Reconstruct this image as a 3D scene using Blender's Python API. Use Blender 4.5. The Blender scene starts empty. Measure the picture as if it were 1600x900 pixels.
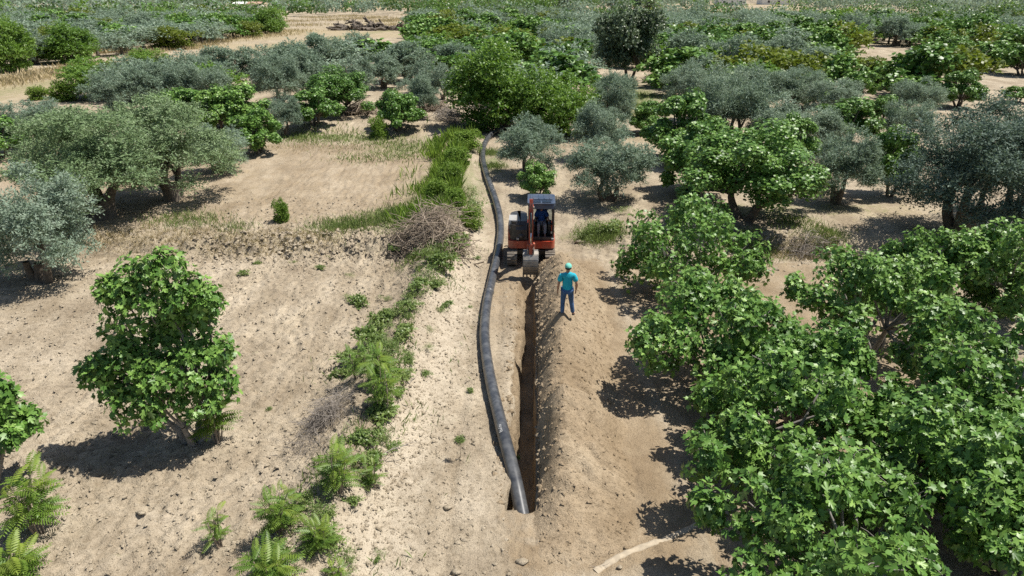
import bpy, bmesh, math, random
import numpy as np
from mathutils import Vector, Matrix

# ------------------------------------------------------------------ camera, sky, sun, exposure
scene = bpy.context.scene
COL = scene.collection
CAM_H, PITCH, FPX = 10.5, math.radians(23.3), 1101.0
cam_d = bpy.data.cameras.new('camera'); cam = bpy.data.objects.new('camera', cam_d); COL.objects.link(cam)
cam.location = (0, 0, CAM_H); cam.rotation_euler = (math.pi/2 - PITCH, 0, 0)
cam_d.sensor_width = 36.0; cam_d.lens = FPX/1600*36.0; cam_d.clip_start = 0.2; cam_d.clip_end = 4000
scene.camera = cam

SUN_EL, SUN_AZ = math.radians(63), math.radians(12)      # azimuth measured from +X towards +Y (the sun stands right, a little beyond)
sd = Vector((math.cos(SUN_EL)*math.cos(SUN_AZ), math.cos(SUN_EL)*math.sin(SUN_AZ), math.sin(SUN_EL)))
world = bpy.data.worlds.new('World'); scene.world = world; world.use_nodes = True
wn = world.node_tree.nodes; wl = world.node_tree.links
sky = wn.new('ShaderNodeTexSky'); sky.sky_type = 'NISHITA'; sky.sun_disc = False
sky.sun_elevation = SUN_EL; sky.sun_rotation = math.pi/2 - SUN_AZ
bg = wn['Background']; bg.inputs[1].default_value = 0.075
wl.new(sky.outputs[0], bg.inputs[0])
sun_d = bpy.data.lights.new('sun', 'SUN'); sun_d.energy = 5.0; sun_d.angle = math.radians(0.5); sun_d.color = (1, .955, .88)
sun = bpy.data.objects.new('sun', sun_d); COL.objects.link(sun)
sun.rotation_euler = sd.to_track_quat('Z', 'Y').to_euler(); sun.location = (30, 5, 60)
vs = scene.view_settings; vs.view_transform = 'Standard'; vs.look = 'None'; vs.exposure = 0.5; vs.gamma = 1; vs.use_curve_mapping = False
scene.cycles.use_denoising = False
scene.cycles.max_bounces = 5; scene.cycles.diffuse_bounces = 2; scene.cycles.glossy_bounces = 2
scene.cycles.transmission_bounces = 4; scene.cycles.transparent_max_bounces = 6
scene.cycles.caustics_reflective = False; scene.cycles.caustics_refractive = False

rng = np.random.default_rng(11); random.seed(5)

# ------------------------------------------------------------------ noise and terrain
def _hash(ix, iy, s):
    n = (ix.astype(np.int64)*374761393 + iy.astype(np.int64)*668265263 + s*1274126177) & 0xffffffff
    n = ((n ^ (n >> 13))*1274126177) & 0xffffffff
    n = (n ^ (n >> 16)) & 0xffffffff
    return n/4294967295.0
def vnoise(x, y, s=0):
    x = np.asarray(x, float); y = np.asarray(y, float)
    ix = np.floor(x); iy = np.floor(y); fx = x-ix; fy = y-iy
    u = fx*fx*(3-2*fx); v = fy*fy*(3-2*fy)
    a = _hash(ix, iy, s); b = _hash(ix+1, iy, s); c = _hash(ix, iy+1, s); d = _hash(ix+1, iy+1, s)
    return (a*(1-u)+b*u)*(1-v) + (c*(1-u)+d*u)*v
def fbm(x, y, s=0, o=3):
    r = 0; a = .5; t = 0
    for k in range(o):
        r = r + a*vnoise(x*2**k, y*2**k, s+k*17); t += a; a *= .5
    return r/t - .5
def sst(a, b, x):
    t = np.clip((x-a)/(b-a), 0, 1); return t*t*(3-2*t)

def ridge_x(Y): return np.interp(Y, [5, 10, 17, 22, 29, 44, 60], [-4.1, -3.95, -3.6, -3.15, -3.0, -3.2, -3.0])
TR0, TR1 = 12.25, 25.6                                    # trench: near end, digging end
def trench_r(Y): return np.interp(Y, [8, 12.3, 17.5, 22, 26, 30], [.50, .53, .68, .84, .93, 1.0]) + .10*fbm(Y*.9, Y*0+3.3, 5) + .09*fbm(Y*3.2, Y*0, 6) + .05*fbm(Y*9, Y*0, 7)
def trench_w(Y): return np.interp(Y, [8, 12.3, 14.5, 17.5, 22, 26], [.64, .64, .56, .50, .46, .40]) + .05*fbm(Y*1.3, Y*0+9.1, 15)
def height_low(X, Y):
    """terrain without clods and without the trench"""
    X = np.asarray(X, float); Y = np.asarray(Y, float)
    z = .10*fbm(X/7, Y/7, 1, 2)*sst(6, 14, np.abs(X-.6)+0*Y)
    mid = np.exp(-((X-.9)/3.6)**4)
    wig = 1.1*fbm(X/4, X*0+2.2, 3, 3)
    step = .62*sst(27.5, 28.6, Y+wig+.9*fbm(X/.9, Y*0+1.7, 4, 2)); ramp = .62*sst(27.5, 36, Y)
    z = z + step*(1-mid) + ramp*mid
    z = z + .42*sst(49.5, 51.5, Y+2*fbm(X/5, X*0, 8, 2))*(1-sst(-8, -3, X))
    rx = ridge_x(Y)
    w = np.where(X < rx, 1.0, .85)
    rh = .70 + .6*fbm(Y/1.9, Y*0+.7, 21, 3)
    z = z + rh*np.exp(-((X-rx)/w)**2)*sst(3, 9, Y)*(1-sst(40, 56, Y))
    pad = np.exp(-(((X-.78)/1.7)**6 + ((Y-27.6)/2.0)**6))
    z = z*(1-pad) + .04*pad
    return z
def tilled(X, Y):
    rx = ridge_x(Y)
    return sst(.8, 1.8, rx-X) * (1-sst(60, 80, Y))
def height(X, Y):
    z = height_low(X, Y)
    near = 1-sst(45, 75, np.abs(Y)+0*X)
    t = tilled(X, Y)
    bank = np.exp(-((Y-28.1)/1.0)**2)*(1-np.exp(-((X-.9)/3.6)**4))
    rg = np.exp(-((X-ridge_x(Y))/1.1)**2)
    n1 = np.abs(fbm(X/.30, Y/.30, 31, 2)); n2 = fbm(X/.12, Y/.12, 41, 2)
    z = z + near*((.07*t+.035+.20*bank+.20*rg)*(n1*2-.25) + (.075*t+.030+.07*bank+.07*rg)*n2*2)
    z = z + near*.10*fbm(X/1.3, Y/1.3, 51, 2)*(1-.5*t)
    # wheel and track marks along the working strip
    strip = np.exp(-((X+1.35)/.16)**2) + np.exp(-((X+.45)/.14)**2)*sst(17, 19, Y)
    z = z - .05*strip*near*(1-sst(26, 28, Y))*(.6+.8*vnoise(Y*5, Y*0, 61))
    # tread prints of the machine by the heap
    for xa, xb in ((2.55, 2.95), (4.0, 4.4)):
        u = (X-xa)/(xb-xa); z = z - .03*((u > 0) & (u < 1))*(Y > 9)*(Y < 13.5)*(.4+.6*(np.sin((Y+.25*np.abs(u-.5))*2*math.pi/.22) > 0))
    # trench
    r = trench_r(Y); w_ = trench_w(Y)
    e = .20*fbm(X*2.2, Y*1.6, 71, 3)+.10*fbm(X*7, Y*7, 72, 2)
    inside = sst(TR0-.03, TR0+.08, Y+e*1.5+.30*fbm(X*2.2, Y*1.1, 75, 3))*(1-sst(TR1-1.0, TR1, Y+e))
    slot = sst(-.02, .05, X-(r-w_)+e)*(1-sst(-.05, .01, X-r+e*.22))
    bench = sst(-.24, .05, X-(r-w_)+e*1.5)*(1-sst(-.03, .01, X-r))*sst(13.2, 15.5, Y)
    dep = (1.0-.45*sst(20, 25.5, Y))
    cut = np.maximum(slot*dep, bench*.42)*inside
    cut = cut*(1+.12*fbm(X*5, Y*4, 73, 2))
    return z - cut
def mound_h(X, Y):
    r = trench_r(Y)-.04
    c = np.interp(Y, [10, 13, 17, 20, 24, 27], [1.15, 1.25, 1.4, 1.6, 1.9, 2.0]); R = np.interp(Y, [10, 12, 15, 19, 23, 26, 27.5], [2.2, 2.7, 3.2, 3.45, 3.55, 3.5, 3.0])
    H = np.interp(Y, [10.2, 11.5, 13, 16, 20, 24.5, 26.2, 27.2], [-.1, .26, .64, 1.0, 1.12, 1.15, .8, -.1])
    H = H*(1+.9*fbm(Y/1.5, Y*0+4, 81, 3)); R = R+1.2*fbm(Y/1.8, Y*0+7, 86, 3)
    a = np.where(X < c, np.clip((X-r)/(c-r), -.3, 1), np.clip((R-X)/(R-c), -.3, 1))
    f = np.where(a > 0, np.where(X < c, np.sin(np.clip(a, 0, 1)*math.pi/2)**.95, .35*np.sin(np.clip(a, 0, 1)*math.pi/2)**1.3+.65*np.clip(a, 0, 1)**1.25), a)
    z = H*f + .05*fbm(X/.5, Y/.5, 82, 2)*np.clip(a*3, 0, 1) + .055*fbm(X/.16, Y/.16, 83, 2)*np.clip(a*5, .3, 1) - .03
    return z + (.60*fbm(X/1.0, Y/.8, 84, 3)+.16*np.abs(fbm(X/.45, Y/.4, 85, 2)))*np.clip(a*1.6, 0, 1)*np.clip(H*1.6, 0, 1)

CAM = np.array([0, 0, CAM_H]); FW = np.array([0, math.cos(PITCH), -math.sin(PITCH)]); UP = np.array([0, math.sin(PITCH), math.cos(PITCH)])
_TS = np.concatenate([np.linspace(9, 80, 1600), np.geomspace(80, 1500, 1200)[1:]])
def ray(px, py):
    d = FW*FPX + np.array([1., 0, 0])*(px-800) + UP*(450-py)
    return d/np.linalg.norm(d)
def top_h(X, Y, mound=True):
    z = height_low(X, Y)
    return np.maximum(z, z+mound_h(X, Y)*((X > trench_r(Y)) & (X < 3.6) & (Y > 10) & (Y < 27.5))) if mound else z
def G(px, py, mound=False, lift=0.0):
    """place on the terrain seen under a photograph point"""
    d = ray(px, py); P = CAM+_TS[:, None]*d
    z = P[:, 2]-lift-top_h(P[:, 0], P[:, 1], mound)
    k = int(np.argmax(z < 0))
    if k == 0: return P[-1] if z[0] > 0 else P[0]
    f = z[k-1]/(z[k-1]-z[k]); return P[k-1]*(1-f)+P[k]*f
def depth_of(P): return float(np.dot(np.asarray(P)-CAM, FW))

# ------------------------------------------------------------------ helpers: materials, meshes, tags
def new_mat(name):
    m = bpy.data.materials.new(name); m.use_nodes = True
    return m, m.node_tree.nodes, m.node_tree.links, m.node_tree.nodes['Principled BSDF']
def ramp(N, stops):
    r = N.new('ShaderNodeValToRGB'); e = r.color_ramp.elements
    while len(e) < len(stops): e.new(.5)
    for k, (p, c) in enumerate(stops): e[k].position = p; e[k].color = (*c, 1)
    return r
def noise(N, L, scale, detail=4, vec=None, rough=.55):
    n = N.new('ShaderNodeTexNoise'); n.inputs['Scale'].default_value = scale; n.inputs['Detail'].default_value = detail; n.inputs['Roughness'].default_value = rough
    if vec is not None: L.new(vec, n.inputs['Vector'])
    return n
def mixc(N, L, fac, a, b, mode='MIX'):
    m = N.new('ShaderNodeMix'); m.data_type = 'RGBA'; m.blend_type = mode
    for s, v in ((0, fac), (6, a), (7, b)):
        if hasattr(v, 'links'): L.new(v, m.inputs[s])
        elif isinstance(v, (int, float)): m.inputs[s].default_value = v
        else: m.inputs[s].default_value = (*v, 1)
    return m.outputs[2]
def plain(name, col, rough=.5, metal=0, var=.25, scale=6, bump=0, dust=None, dustamt=.5):
    m, N, L, B = new_mat(name)
    tc = N.new('ShaderNodeTexCoord'); n = noise(N, L, scale, 5, tc.outputs['Object'])
    r = ramp(N, [(.3, tuple(c*(1-var) for c in col)), (.7, tuple(min(1, c*(1+var)) for c in col))]); L.new(n.outputs[0], r.inputs[0])
    out = r.outputs[0]
    if dust:
        n2 = noise(N, L, scale*.6, 6, tc.outputs['Object'], .65); r2 = ramp(N, [(.42, (0, 0, 0)), (.72, (dustamt,)*3)]); L.new(n2.outputs[0], r2.inputs[0])
        out = mixc(N, L, r2.outputs[0], out, dust)
    L.new(out, B.inputs['Base Color']); B.inputs['Roughness'].default_value = rough; B.inputs['Metallic'].default_value = metal
    if bump:
        b = N.new('ShaderNodeBump'); b.inputs['Strength'].default_value = bump; b.inputs['Distance'].default_value = .02
        n3 = noise(N, L, scale*5, 4, tc.outputs['Object']); L.new(n3.outputs[0], b.inputs['Height']); L.new(b.outputs[0], B.inputs['Normal'])
    return m
def leaf_mat(name, dark, mid, light, under=None, transl=.35, rough=.45, spec=.4, hue=.08):
    m, N, L, B = new_mat(name)
    at = N.new('ShaderNodeAttribute'); at.attribute_name = 'tint'
    oi = N.new('ShaderNodeObjectInfo')
    ad = N.new('ShaderNodeMath'); ad.operation = 'MULTIPLY_ADD'; ad.inputs[1].default_value = .30; L.new(oi.outputs['Random'], ad.inputs[0])
    s = N.new('ShaderNodeMath'); s.operation = 'MULTIPLY'; s.inputs[1].default_value = .78; L.new(at.outputs['Fac'], s.inputs[0]); L.new(s.outputs[0], ad.inputs[2])
    r = ramp(N, [(.05, dark), (.5, mid), (1.0, light)]); L.new(ad.outputs[0], r.inputs[0])
    c = r.outputs[0]
    if under:
        ge = N.new('ShaderNodeNewGeometry'); c = mixc(N, L, ge.outputs['Backfacing'], c, under)
    L.new(c, B.inputs['Base Color']); B.inputs['Roughness'].default_value = rough; B.inputs['Specular IOR Level'].default_value = spec
    tr = N.new('ShaderNodeBsdfTranslucent')
    tcol = mixc(N, L, .5, c, tuple(min(1, x*k) for x, k in zip(light, (1.05, 1.25, .65)))); L.new(tcol, tr.inputs[0])
    mx = N.new('ShaderNodeMixShader'); mx.inputs[0].default_value = transl
    L.new(B.outputs[0], mx.inputs[1]); L.new(tr.outputs[0], mx.inputs[2]); L.new(mx.outputs[0], N['Material Output'].inputs[0])
    return m

def tag(o, label=None, cat=None, group=None, kind=None):
    for k, v in (('label', label), ('category', cat), ('group', group), ('kind', kind)):
        if v: o[k] = v
    return o
def link(o, parent=None):
    COL.objects.link(o)
    if parent is not None: o.parent = parent
    return o
def empty(name, loc=(0, 0, 0), rz=0.0):
    o = bpy.data.objects.new(name, None); o.empty_display_size = .2; o.location = [float(v) for v in loc]; o.rotation_euler = (0, 0, rz); return link(o)
def np_mesh(name, V, F, mats, tint=None, mi=None, smooth=False):
    """V (n,3), F list of (k,3|4) arrays"""
    me = bpy.data.meshes.new(name)
    V = np.asarray(V, np.float32); Fs = [np.asarray(f, np.int32) for f in (F if isinstance(F, list) else [F]) if len(f)]
    me.vertices.add(len(V)); me.vertices.foreach_set('co', V.ravel())
    loops = np.concatenate([f.ravel() for f in Fs]); tot = np.concatenate([np.full(len(f), f.shape[1], np.int32) for f in Fs])
    me.loops.add(len(loops)); me.loops.foreach_set('vertex_index', loops)
    me.polygons.add(len(tot)); st = np.concatenate([[0], np.cumsum(tot)[:-1]]).astype(np.int32)
    me.polygons.foreach_set('loop_start', st)
    for m in (mats if isinstance(mats, (list, tuple)) else [mats]): me.materials.append(m)
    if mi is not None: me.polygons.foreach_set('material_index', np.asarray(mi, np.int32))
    if smooth: me.polygons.foreach_set('use_smooth', np.ones(len(tot), bool))
    if tint is not None:
        a = me.attributes.new('tint', 'FLOAT', 'POINT'); a.data.foreach_set('value', np.asarray(tint, np.float32))
    me.update(calc_edges=True); me.validate()
    return me
def mobj(name, me, parent=None, loc=None): 
    o = bpy.data.objects.new(name, me)
    if loc is not None: o.location = [float(v) for v in loc]
    return link(o, parent)

class Acc:
    def __init__(s): s.V = []; s.F3 = []; s.F4 = []; s.T = []; s.n = 0; s.m3 = []; s.m4 = []
    def add(s, V, F, tint=0.5, m=0):
        V = np.asarray(V, float).reshape(-1, 3); F = np.asarray(F, int)
        (s.F3 if F.shape[1] == 3 else s.F4).append(F+s.n); (s.m3 if F.shape[1] == 3 else s.m4).append(np.full(len(F), m))
        s.V.append(V); s.T.append(np.broadcast_to(np.asarray(tint, float), (len(V),))); s.n += len(V)
    def mesh(s, name, mats, smooth=False):
        F = []; M = []
        if s.F3: F.append(np.concatenate(s.F3)); M.append(np.concatenate(s.m3))
        if s.F4: F.append(np.concatenate(s.F4)); M.append(np.concatenate(s.m4))
        return np_mesh(name, np.concatenate(s.V), F, mats, np.concatenate(s.T), np.concatenate(M), smooth)
def norm(a): return a/np.maximum(np.linalg.norm(a, axis=-1, keepdims=True), 1e-9)
def tube(P, R, sides=6, cap=True):
    P = np.asarray(P, float); R = np.broadcast_to(np.asarray(R, float), (len(P),)); n = len(P)
    T = norm(np.gradient(P, axis=0)); ref = np.array([0, 0, 1.]) if abs(T[0][2]) < .9 else np.array([1., 0, 0])
    V = []; a = norm(np.cross(T[0], ref))
    ang = np.arange(sides)/sides*2*math.pi
    for k in range(n):
        a = norm(a-T[k]*np.dot(a, T[k])); b = np.cross(T[k], a)
        V.append(P[k]+R[k]*(np.cos(ang)[:, None]*a+np.sin(ang)[:, None]*b))
    V = np.concatenate(V); i = np.arange(sides); j = (i+1) % sides
    F = np.concatenate([np.stack([k*sides+i, k*sides+j, (k+1)*sides+j, (k+1)*sides+i], 1) for k in range(n-1)])
    if cap:
        V = np.concatenate([V, P[:1], P[-1:]]); c0, c1 = n*sides, n*sides+1
        F = np.concatenate([F, np.stack([j, i, np.full(sides, c0), np.full(sides, c0)], 1)*0+np.stack([j, i, i, np.full(sides, c0)], 1)]) if False else F
    return V, F
def curve_pts(a, b, n=6, bend=.15, r=rng, sag=0):
    a = np.asarray(a, float); b = np.asarray(b, float); t = np.linspace(0, 1, n)[:, None]
    o = r.normal(0, 1, 3)*np.linalg.norm(b-a)*bend
    P = a+(b-a)*t + o*np.sin(t*math.pi); P[:, 2] += (sag*np.sin(t*math.pi))[:, 0]
    return P

# leaf templates: along +Y, normal +Z
def fig_leaf():
    h = [(.12, -.05), (.25, .02), (.30, .12), (.24, .21), (.17, .29), (.29, .42), (.40, .58), (.40, .70), (.31, .72), (.19, .58), (.12, .54), (.18, .76), (.13, .94)]
    o = [(0, .02)]+h+[(0, 1.0)]+[(-x, y) for x, y in reversed(h)]
    P = np.array([(0, .32)]+o); z = -.20*P[:, 1]**2+.28*np.abs(P[:, 0])-.35*P[:, 0]**2
    V = np.column_stack([P, z]); n = len(o); i = np.arange(n)
    return V, np.stack([np.zeros(n, int), 1+i, 1+(i+1) % n], 1)
def fig_leaf_low():
    o = [(0, 0), (.36, .02), (.24, .30), (.5, .58), (.15, .55), (0, 1), (-.15, .55), (-.5, .58), (-.24, .30), (-.36, .02)]
    P = np.array([(0, .34)]+o); z = -.22*P[:, 1]**2+.15*np.abs(P[:, 0])
    n = len(o); i = np.arange(n); return np.column_stack([P, z]), np.stack([np.zeros(n, int), 1+i, 1+(i+1) % n], 1)
def fig_leaf_far():
    P = np.array([(0, 0), (.34, .12), (.42, .60), (.14, .55), (0, 1), (-.14, .55), (-.42, .60), (-.34, .12)]); z = -.22*P[:, 1]**2+.15*np.abs(P[:, 0])
    return np.column_stack([P, z]), np.array([(0, 1, 3), (1, 2, 3), (0, 3, 5), (3, 4, 5), (0, 5, 7), (5, 6, 7)])
def oval_leaf(w=.5, droop=.15):
    P = np.array([(0, 0), (w*.5, .38), (w*.36, .75), (0, 1), (-w*.36, .75), (-w*.5, .38)], float)
    V = np.column_stack([P, -droop*P[:, 1]**2+.2*np.abs(P[:, 0])]); return V, np.array([(0, 1, 5), (1, 4, 5), (1, 2, 4), (2, 3, 4)])
def blade_leaf(w=.22): return np.array([(0, 0, 0), (w/2, .45, .03), (0, 1, -.05), (-w/2, .45, .03)], float), np.array([(0, 1, 2), (0, 2, 3)])
BROAD = blade_leaf(.75); FIGF = fig_leaf_far()
FIG, FIGL, OVAL, BLADE = fig_leaf(), fig_leaf_low(), oval_leaf(), blade_leaf()
def place(tpl, P, D, Nn, S):
    TV, TF = tpl; D = norm(D); X = norm(np.cross(D, Nn)); Z = np.cross(X, D)
    V = P[:, None, :] + S[:, None, None]*(TV[None, :, 0, None]*X[:, None]+TV[None, :, 1, None]*D[:, None]+TV[None, :, 2, None]*Z[:, None])
    n = len(P); F = (TF[None]+(np.arange(n)*len(TV))[:, None, None]).reshape(-1, TF.shape[1])
    return V.reshape(-1, 3), F
def put_leaves(acc, tpl, P, D, Nn, S, tint, m=0):
    if len(P) == 0: return
    V, F = place(tpl, P, D, Nn, S); acc.add(V, F, np.repeat(tint, len(tpl[0])), m)
def sphere_dirs(r, n, zmin=-1.0):
    z = r.uniform(zmin, 1, n); a = r.uniform(0, 2*math.pi, n); q = np.sqrt(1-z*z); return np.column_stack([q*np.cos(a), q*np.sin(a), z])

# ------------------------------------------------------------------ materials
M = {}
M['fig'] = leaf_mat('fig leaf', (0.034, 0.084, 0.016), (0.100, 0.208, 0.036), (0.235, 0.375, 0.084), under=(0.140, 0.220, 0.075), transl=.14, rough=.42, spec=.34)
M['olive'] = leaf_mat('olive leaf', (0.095, 0.142, 0.100), (0.185, 0.252, 0.182), (0.300, 0.368, 0.280), under=(0.290, 0.345, 0.275), transl=.22, rough=.6, spec=.14)
M['olive_green'] = leaf_mat('green olive leaf', (0.095, 0.150, 0.068), (0.175, 0.255, 0.120), (0.275, 0.350, 0.195), under=(0.270, 0.330, 0.210), transl=.25, rough=.6, spec=.14)
M['olive_dark'] = leaf_mat('dark olive leaf', (.045, .072, .056), (.095, .140, .108), (.190, .250, .195), under=(.18, .23, .185), transl=.18, rough=.6, spec=.14)
M['plum'] = leaf_mat('broad leaf', (0.052, 0.118, 0.020), (0.128, 0.232, 0.038), (0.235, 0.345, 0.062), transl=.33, rough=.45)
M['citrus'] = leaf_mat('yellow green leaf', (0.070, 0.105, 0.014), (0.140, 0.185, 0.022), (0.230, 0.265, 0.040), transl=.3)
M['oak'] = leaf_mat('dark leaf', (0.030, 0.052, 0.026), (0.065, 0.100, 0.052), (0.190, 0.235, 0.140), transl=.2)
M['ail'] = leaf_mat('pinnate leaf', (0.060, 0.120, 0.020), (0.120, 0.215, 0.034), (0.250, 0.325, 0.052), transl=.38)
M['verge'] = leaf_mat('verge leaf', (.075, .140, .022), (.150, .250, .040), (.260, .345, .070), transl=.35, spec=.2)
M['weed'] = leaf_mat('weed leaf', (0.090, 0.145, 0.040), (0.165, 0.240, 0.065), (0.270, 0.320, 0.110), transl=.32)
M['grass'] = leaf_mat('grass blade', (0.100, 0.150, 0.038), (0.175, 0.245, 0.065), (0.280, 0.320, 0.125), transl=.3, rough=.55)
M['straw'] = leaf_mat('straw blade', (0.300, 0.230, 0.130), (0.450, 0.360, 0.220), (0.580, 0.480, 0.310), transl=.25, rough=.7, spec=.2)
M['bark'] = plain('olive bark', (.13, .105, .08), .9, var=.4, scale=9, bump=.6)
M['figbark'] = plain('fig bark', (.24, .22, .195), .85, var=.3, scale=7, bump=.4)
M['whitebark'] = plain('pale bark', (.5, .48, .44), .8, var=.3, scale=3)
M['twig'] = plain('dry twig', (.30, .24, .18), .9, var=.4, scale=4)
M['greytwig'] = plain('grey twig', (.27, .235, .20), .9, var=.4, scale=4)

def soil_nodes(N, L, B, tc, ground=False):
    pos = tc.outputs['Object']
    n1 = noise(N, L, .55, 5, pos); n2 = noise(N, L, 7, 6, pos, .65); n3 = noise(N, L, 38, 3, pos, .6)
    return pos, n1, n2, n3
def soil_mat(name, c0, c1, c2, ground=False):
    m, N, L, B = new_mat(name); tc = N.new('ShaderNodeTexCoord'); pos, n1, n2, n3 = soil_nodes(N, L, B, tc)
    r1 = ramp(N, [(.30, c0), (.5, c1), (.70, c2)]); L.new(n1.outputs[0], r1.inputs[0])
    r2 = ramp(N, [(.28, (.66, .64, .61)), (.5, (1, 1, 1)), (.75, (1.16, 1.15, 1.14))]); L.new(n2.outputs[0], r2.inputs[0])
    r3 = ramp(N, [(.30, (.60, .58, .55)), (.47, (1, 1, 1)), (.72, (1.16, 1.16, 1.16))]); L.new(n3.outputs[0], r3.inputs[0])  # shade of small pits painted into the soil colour: low fine noise is darker
    c = mixc(N, L, 1.0, r1.outputs[0], r2.outputs[0], 'MULTIPLY'); c = mixc(N, L, 1.0, c, r3.outputs[0], 'MULTIPLY')
    if ground:
        mp = N.new('ShaderNodeMapping'); mp.inputs['Rotation'].default_value = (0, 0, .55); mp.inputs['Scale'].default_value = (1.1, .16, 1); L.new(pos, mp.inputs['Vector']); nst = noise(N, L, 1.0, 5, mp.outputs[0], .6)
        rst = ramp(N, [(.35, (.84, .82, .79)), (.52, (1, 1, 1)), (.68, (1.14, 1.14, 1.13))]); L.new(nst.outputs[0], rst.inputs[0]); c = mixc(N, L, 1.0, c, rst.outputs[0], 'MULTIPLY')
        at = N.new('ShaderNodeAttribute'); at.attribute_name = 'cover'; sp = N.new('ShaderNodeSeparateColor'); L.new(at.outputs['Color'], sp.inputs[0])
        ng = noise(N, L, 2.2, 6, pos, .7)
        def masked(out, k):
            a = N.new('ShaderNodeMath'); a.operation = 'ADD'; L.new(out, a.inputs[0]); L.new(ng.outputs[0], a.inputs[1])
            r = ramp(N, [(.62, (0, 0, 0)), (1.0, (k,)*3)]); L.new(a.outputs[0], r.inputs[0]); return r.outputs[0]
        c = mixc(N, L, masked(at.outputs['Alpha'], .85), c, mixc(N, L, 1, (.475, .410, .315), r3.outputs[0], 'MULTIPLY'))
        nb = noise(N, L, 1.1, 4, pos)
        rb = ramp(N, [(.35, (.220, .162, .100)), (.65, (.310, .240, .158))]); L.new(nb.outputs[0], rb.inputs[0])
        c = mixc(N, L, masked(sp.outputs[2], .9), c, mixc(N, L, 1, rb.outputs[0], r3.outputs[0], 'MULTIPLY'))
        ns = noise(N, L, 14, 4, pos, .7); rs = ramp(N, [(.3, (.25, .20, .115)), (.7, (.42, .345, .22))]); L.new(ns.outputs[0], rs.inputs[0])
        c = mixc(N, L, masked(sp.outputs[1], .92), c, rs.outputs[0])
        rg = ramp(N, [(.3, (.085, .12, .035)), (.7, (.19, .22, .085))]); L.new(ns.outputs[0], rg.inputs[0])
        c = mixc(N, L, masked(sp.outputs[0], .85), c, rg.outputs[0])
    L.new(c, B.inputs['Base Color']); B.inputs['Roughness'].default_value = .95; B.inputs['Specular IOR Level'].default_value = .12
    b = N.new('ShaderNodeBump'); b.inputs['Strength'].default_value = 1.0; b.inputs['Distance'].default_value = .06
    ad = N.new('ShaderNodeMath'); ad.operation = 'MULTIPLY_ADD'; ad.inputs[1].default_value = .45; L.new(n3.outputs[0], ad.inputs[0]); L.new(n2.outputs[0], ad.inputs[2])
    L.new(ad.outputs[0], b.inputs['Height']); L.new(b.outputs[0], B.inputs['Normal'])
    return m
M['ground'] = soil_mat('dry pale soil', (.270, .220, .157), (.348, .291, .213), (.430, .366, .276), True)
M['spoil'] = soil_mat('fresh dug soil', (.230, .172, .108), (.302, .234, .155), (.375, .304, .212))
M['clod'] = soil_mat('soil clod', (.310, .256, .184), (.366, .308, .226), (.42, .36, .275))

# ------------------------------------------------------------------ ground
def axis(lo, hi, fine, grow, far_lo, far_hi, step):
    a = list(np.arange(lo, hi, step)); s = step; x = a[-1]
    while x < far_hi: s *= grow; x += s; a.append(x)
    s = step; x = lo; b = []
    while x > far_lo: s *= grow; x -= s; b.append(x)
    return np.array(b[::-1]+a)
xs = axis(-12.5, 6.5, .075, 1.10, -1500, 1500, .075)
xs = np.unique(np.concatenate([xs[(xs < -.35) | (xs > 1.15)], np.arange(-.35, 1.15, .03)]))
ys = axis(8.8, 30.5, .075, 1.03, -40, 1800, .075)
GX, GY = np.meshgrid(xs, ys); GZ = height(GX, GY)
nx, ny = len(xs), len(ys)
ii = (np.arange(ny-1)[:, None]*nx+np.arange(nx-1)[None]).ravel()
gm = np_mesh('ground', np.column_stack([GX.ravel(), GY.ravel(), GZ.ravel()]), np.stack([ii, ii+1, ii+nx+1, ii+nx], 1), M['ground'], smooth=True)
ground = tag(mobj('ground', gm), 'pale dry tilled orchard soil with a weedy ridge and an open trench', 'ground', kind='structure')
cov = np.zeros((ny*nx, 4), np.float32); fx, fy = GX.ravel(), GY.ravel()
green = np.zeros(len(fx)); straw = np.zeros(len(fx)); brown = np.zeros(len(fx))
def blob(px, py, rx, ry):
    p = G(px, py); return np.exp(-(((fx-p[0])/rx)**2+((fy-p[1])/ry)**2))
for px, py, rx, ry, k in [(640, 345, 2.0, 2.0, .40), (700, 270, 2.2, 6, .40), (520, 355, 1.6, .6, .40), (600, 335, 1.6, .8, .38), (540, 215, 7, 1.2, .36), (640, 232, 3, 2.5, .34), (770, 255, .9, 4, .34),
                          (930, 365, 1.4, .8, .36), (990, 150, 3, 12, .5), (920, 170, 2, 14, .4), (1180, 330, 4, 1.2, .30), (1300, 325, 3, 1.2, .26), (1430, 110, 9, 8, .38), (850, 115, 4, 14, .35)]:
    green = np.maximum(green, k*blob(px, py, rx, ry))
bank_c = np.exp(-((fy-28.4)/1.1)**2)*(1-np.exp(-((fx-.9)/3.8)**4))
straw = np.maximum(straw, .27*bank_c)
straw = np.maximum(straw, .22*np.exp(-((fy-51)/1.5)**2)*(fx < -6)*(fx > -24))
for px, py, rx, ry, k in [(590, 40, 16, 34, .5), (480, 50, 22, 18, .5), (350, 72, 12, 9, .46), (200, 110, 12, 7, .46), (60, 128, 10, 8, .48), (0, 140, 14, 9, .5), (280, 92, 12, 8, .45), (400, 60, 14, 10, .48), (600, 55, 9, 12, .44), (1260, 395, 1.4, .9, .4),
                          (1540, 8, 90, 60, .5), (1150, 14, 60, 40, .46), (1250, 45, 10, 8, .45), (1000, 215, 1.5, 4, .3), (1100, 20, 40, 40, .4), (1390, 330, 5, 1.5, .28), (930, 300, 3, 3, .2)]:
    straw = np.maximum(straw, k*blob(px, py, rx, ry))
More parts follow.
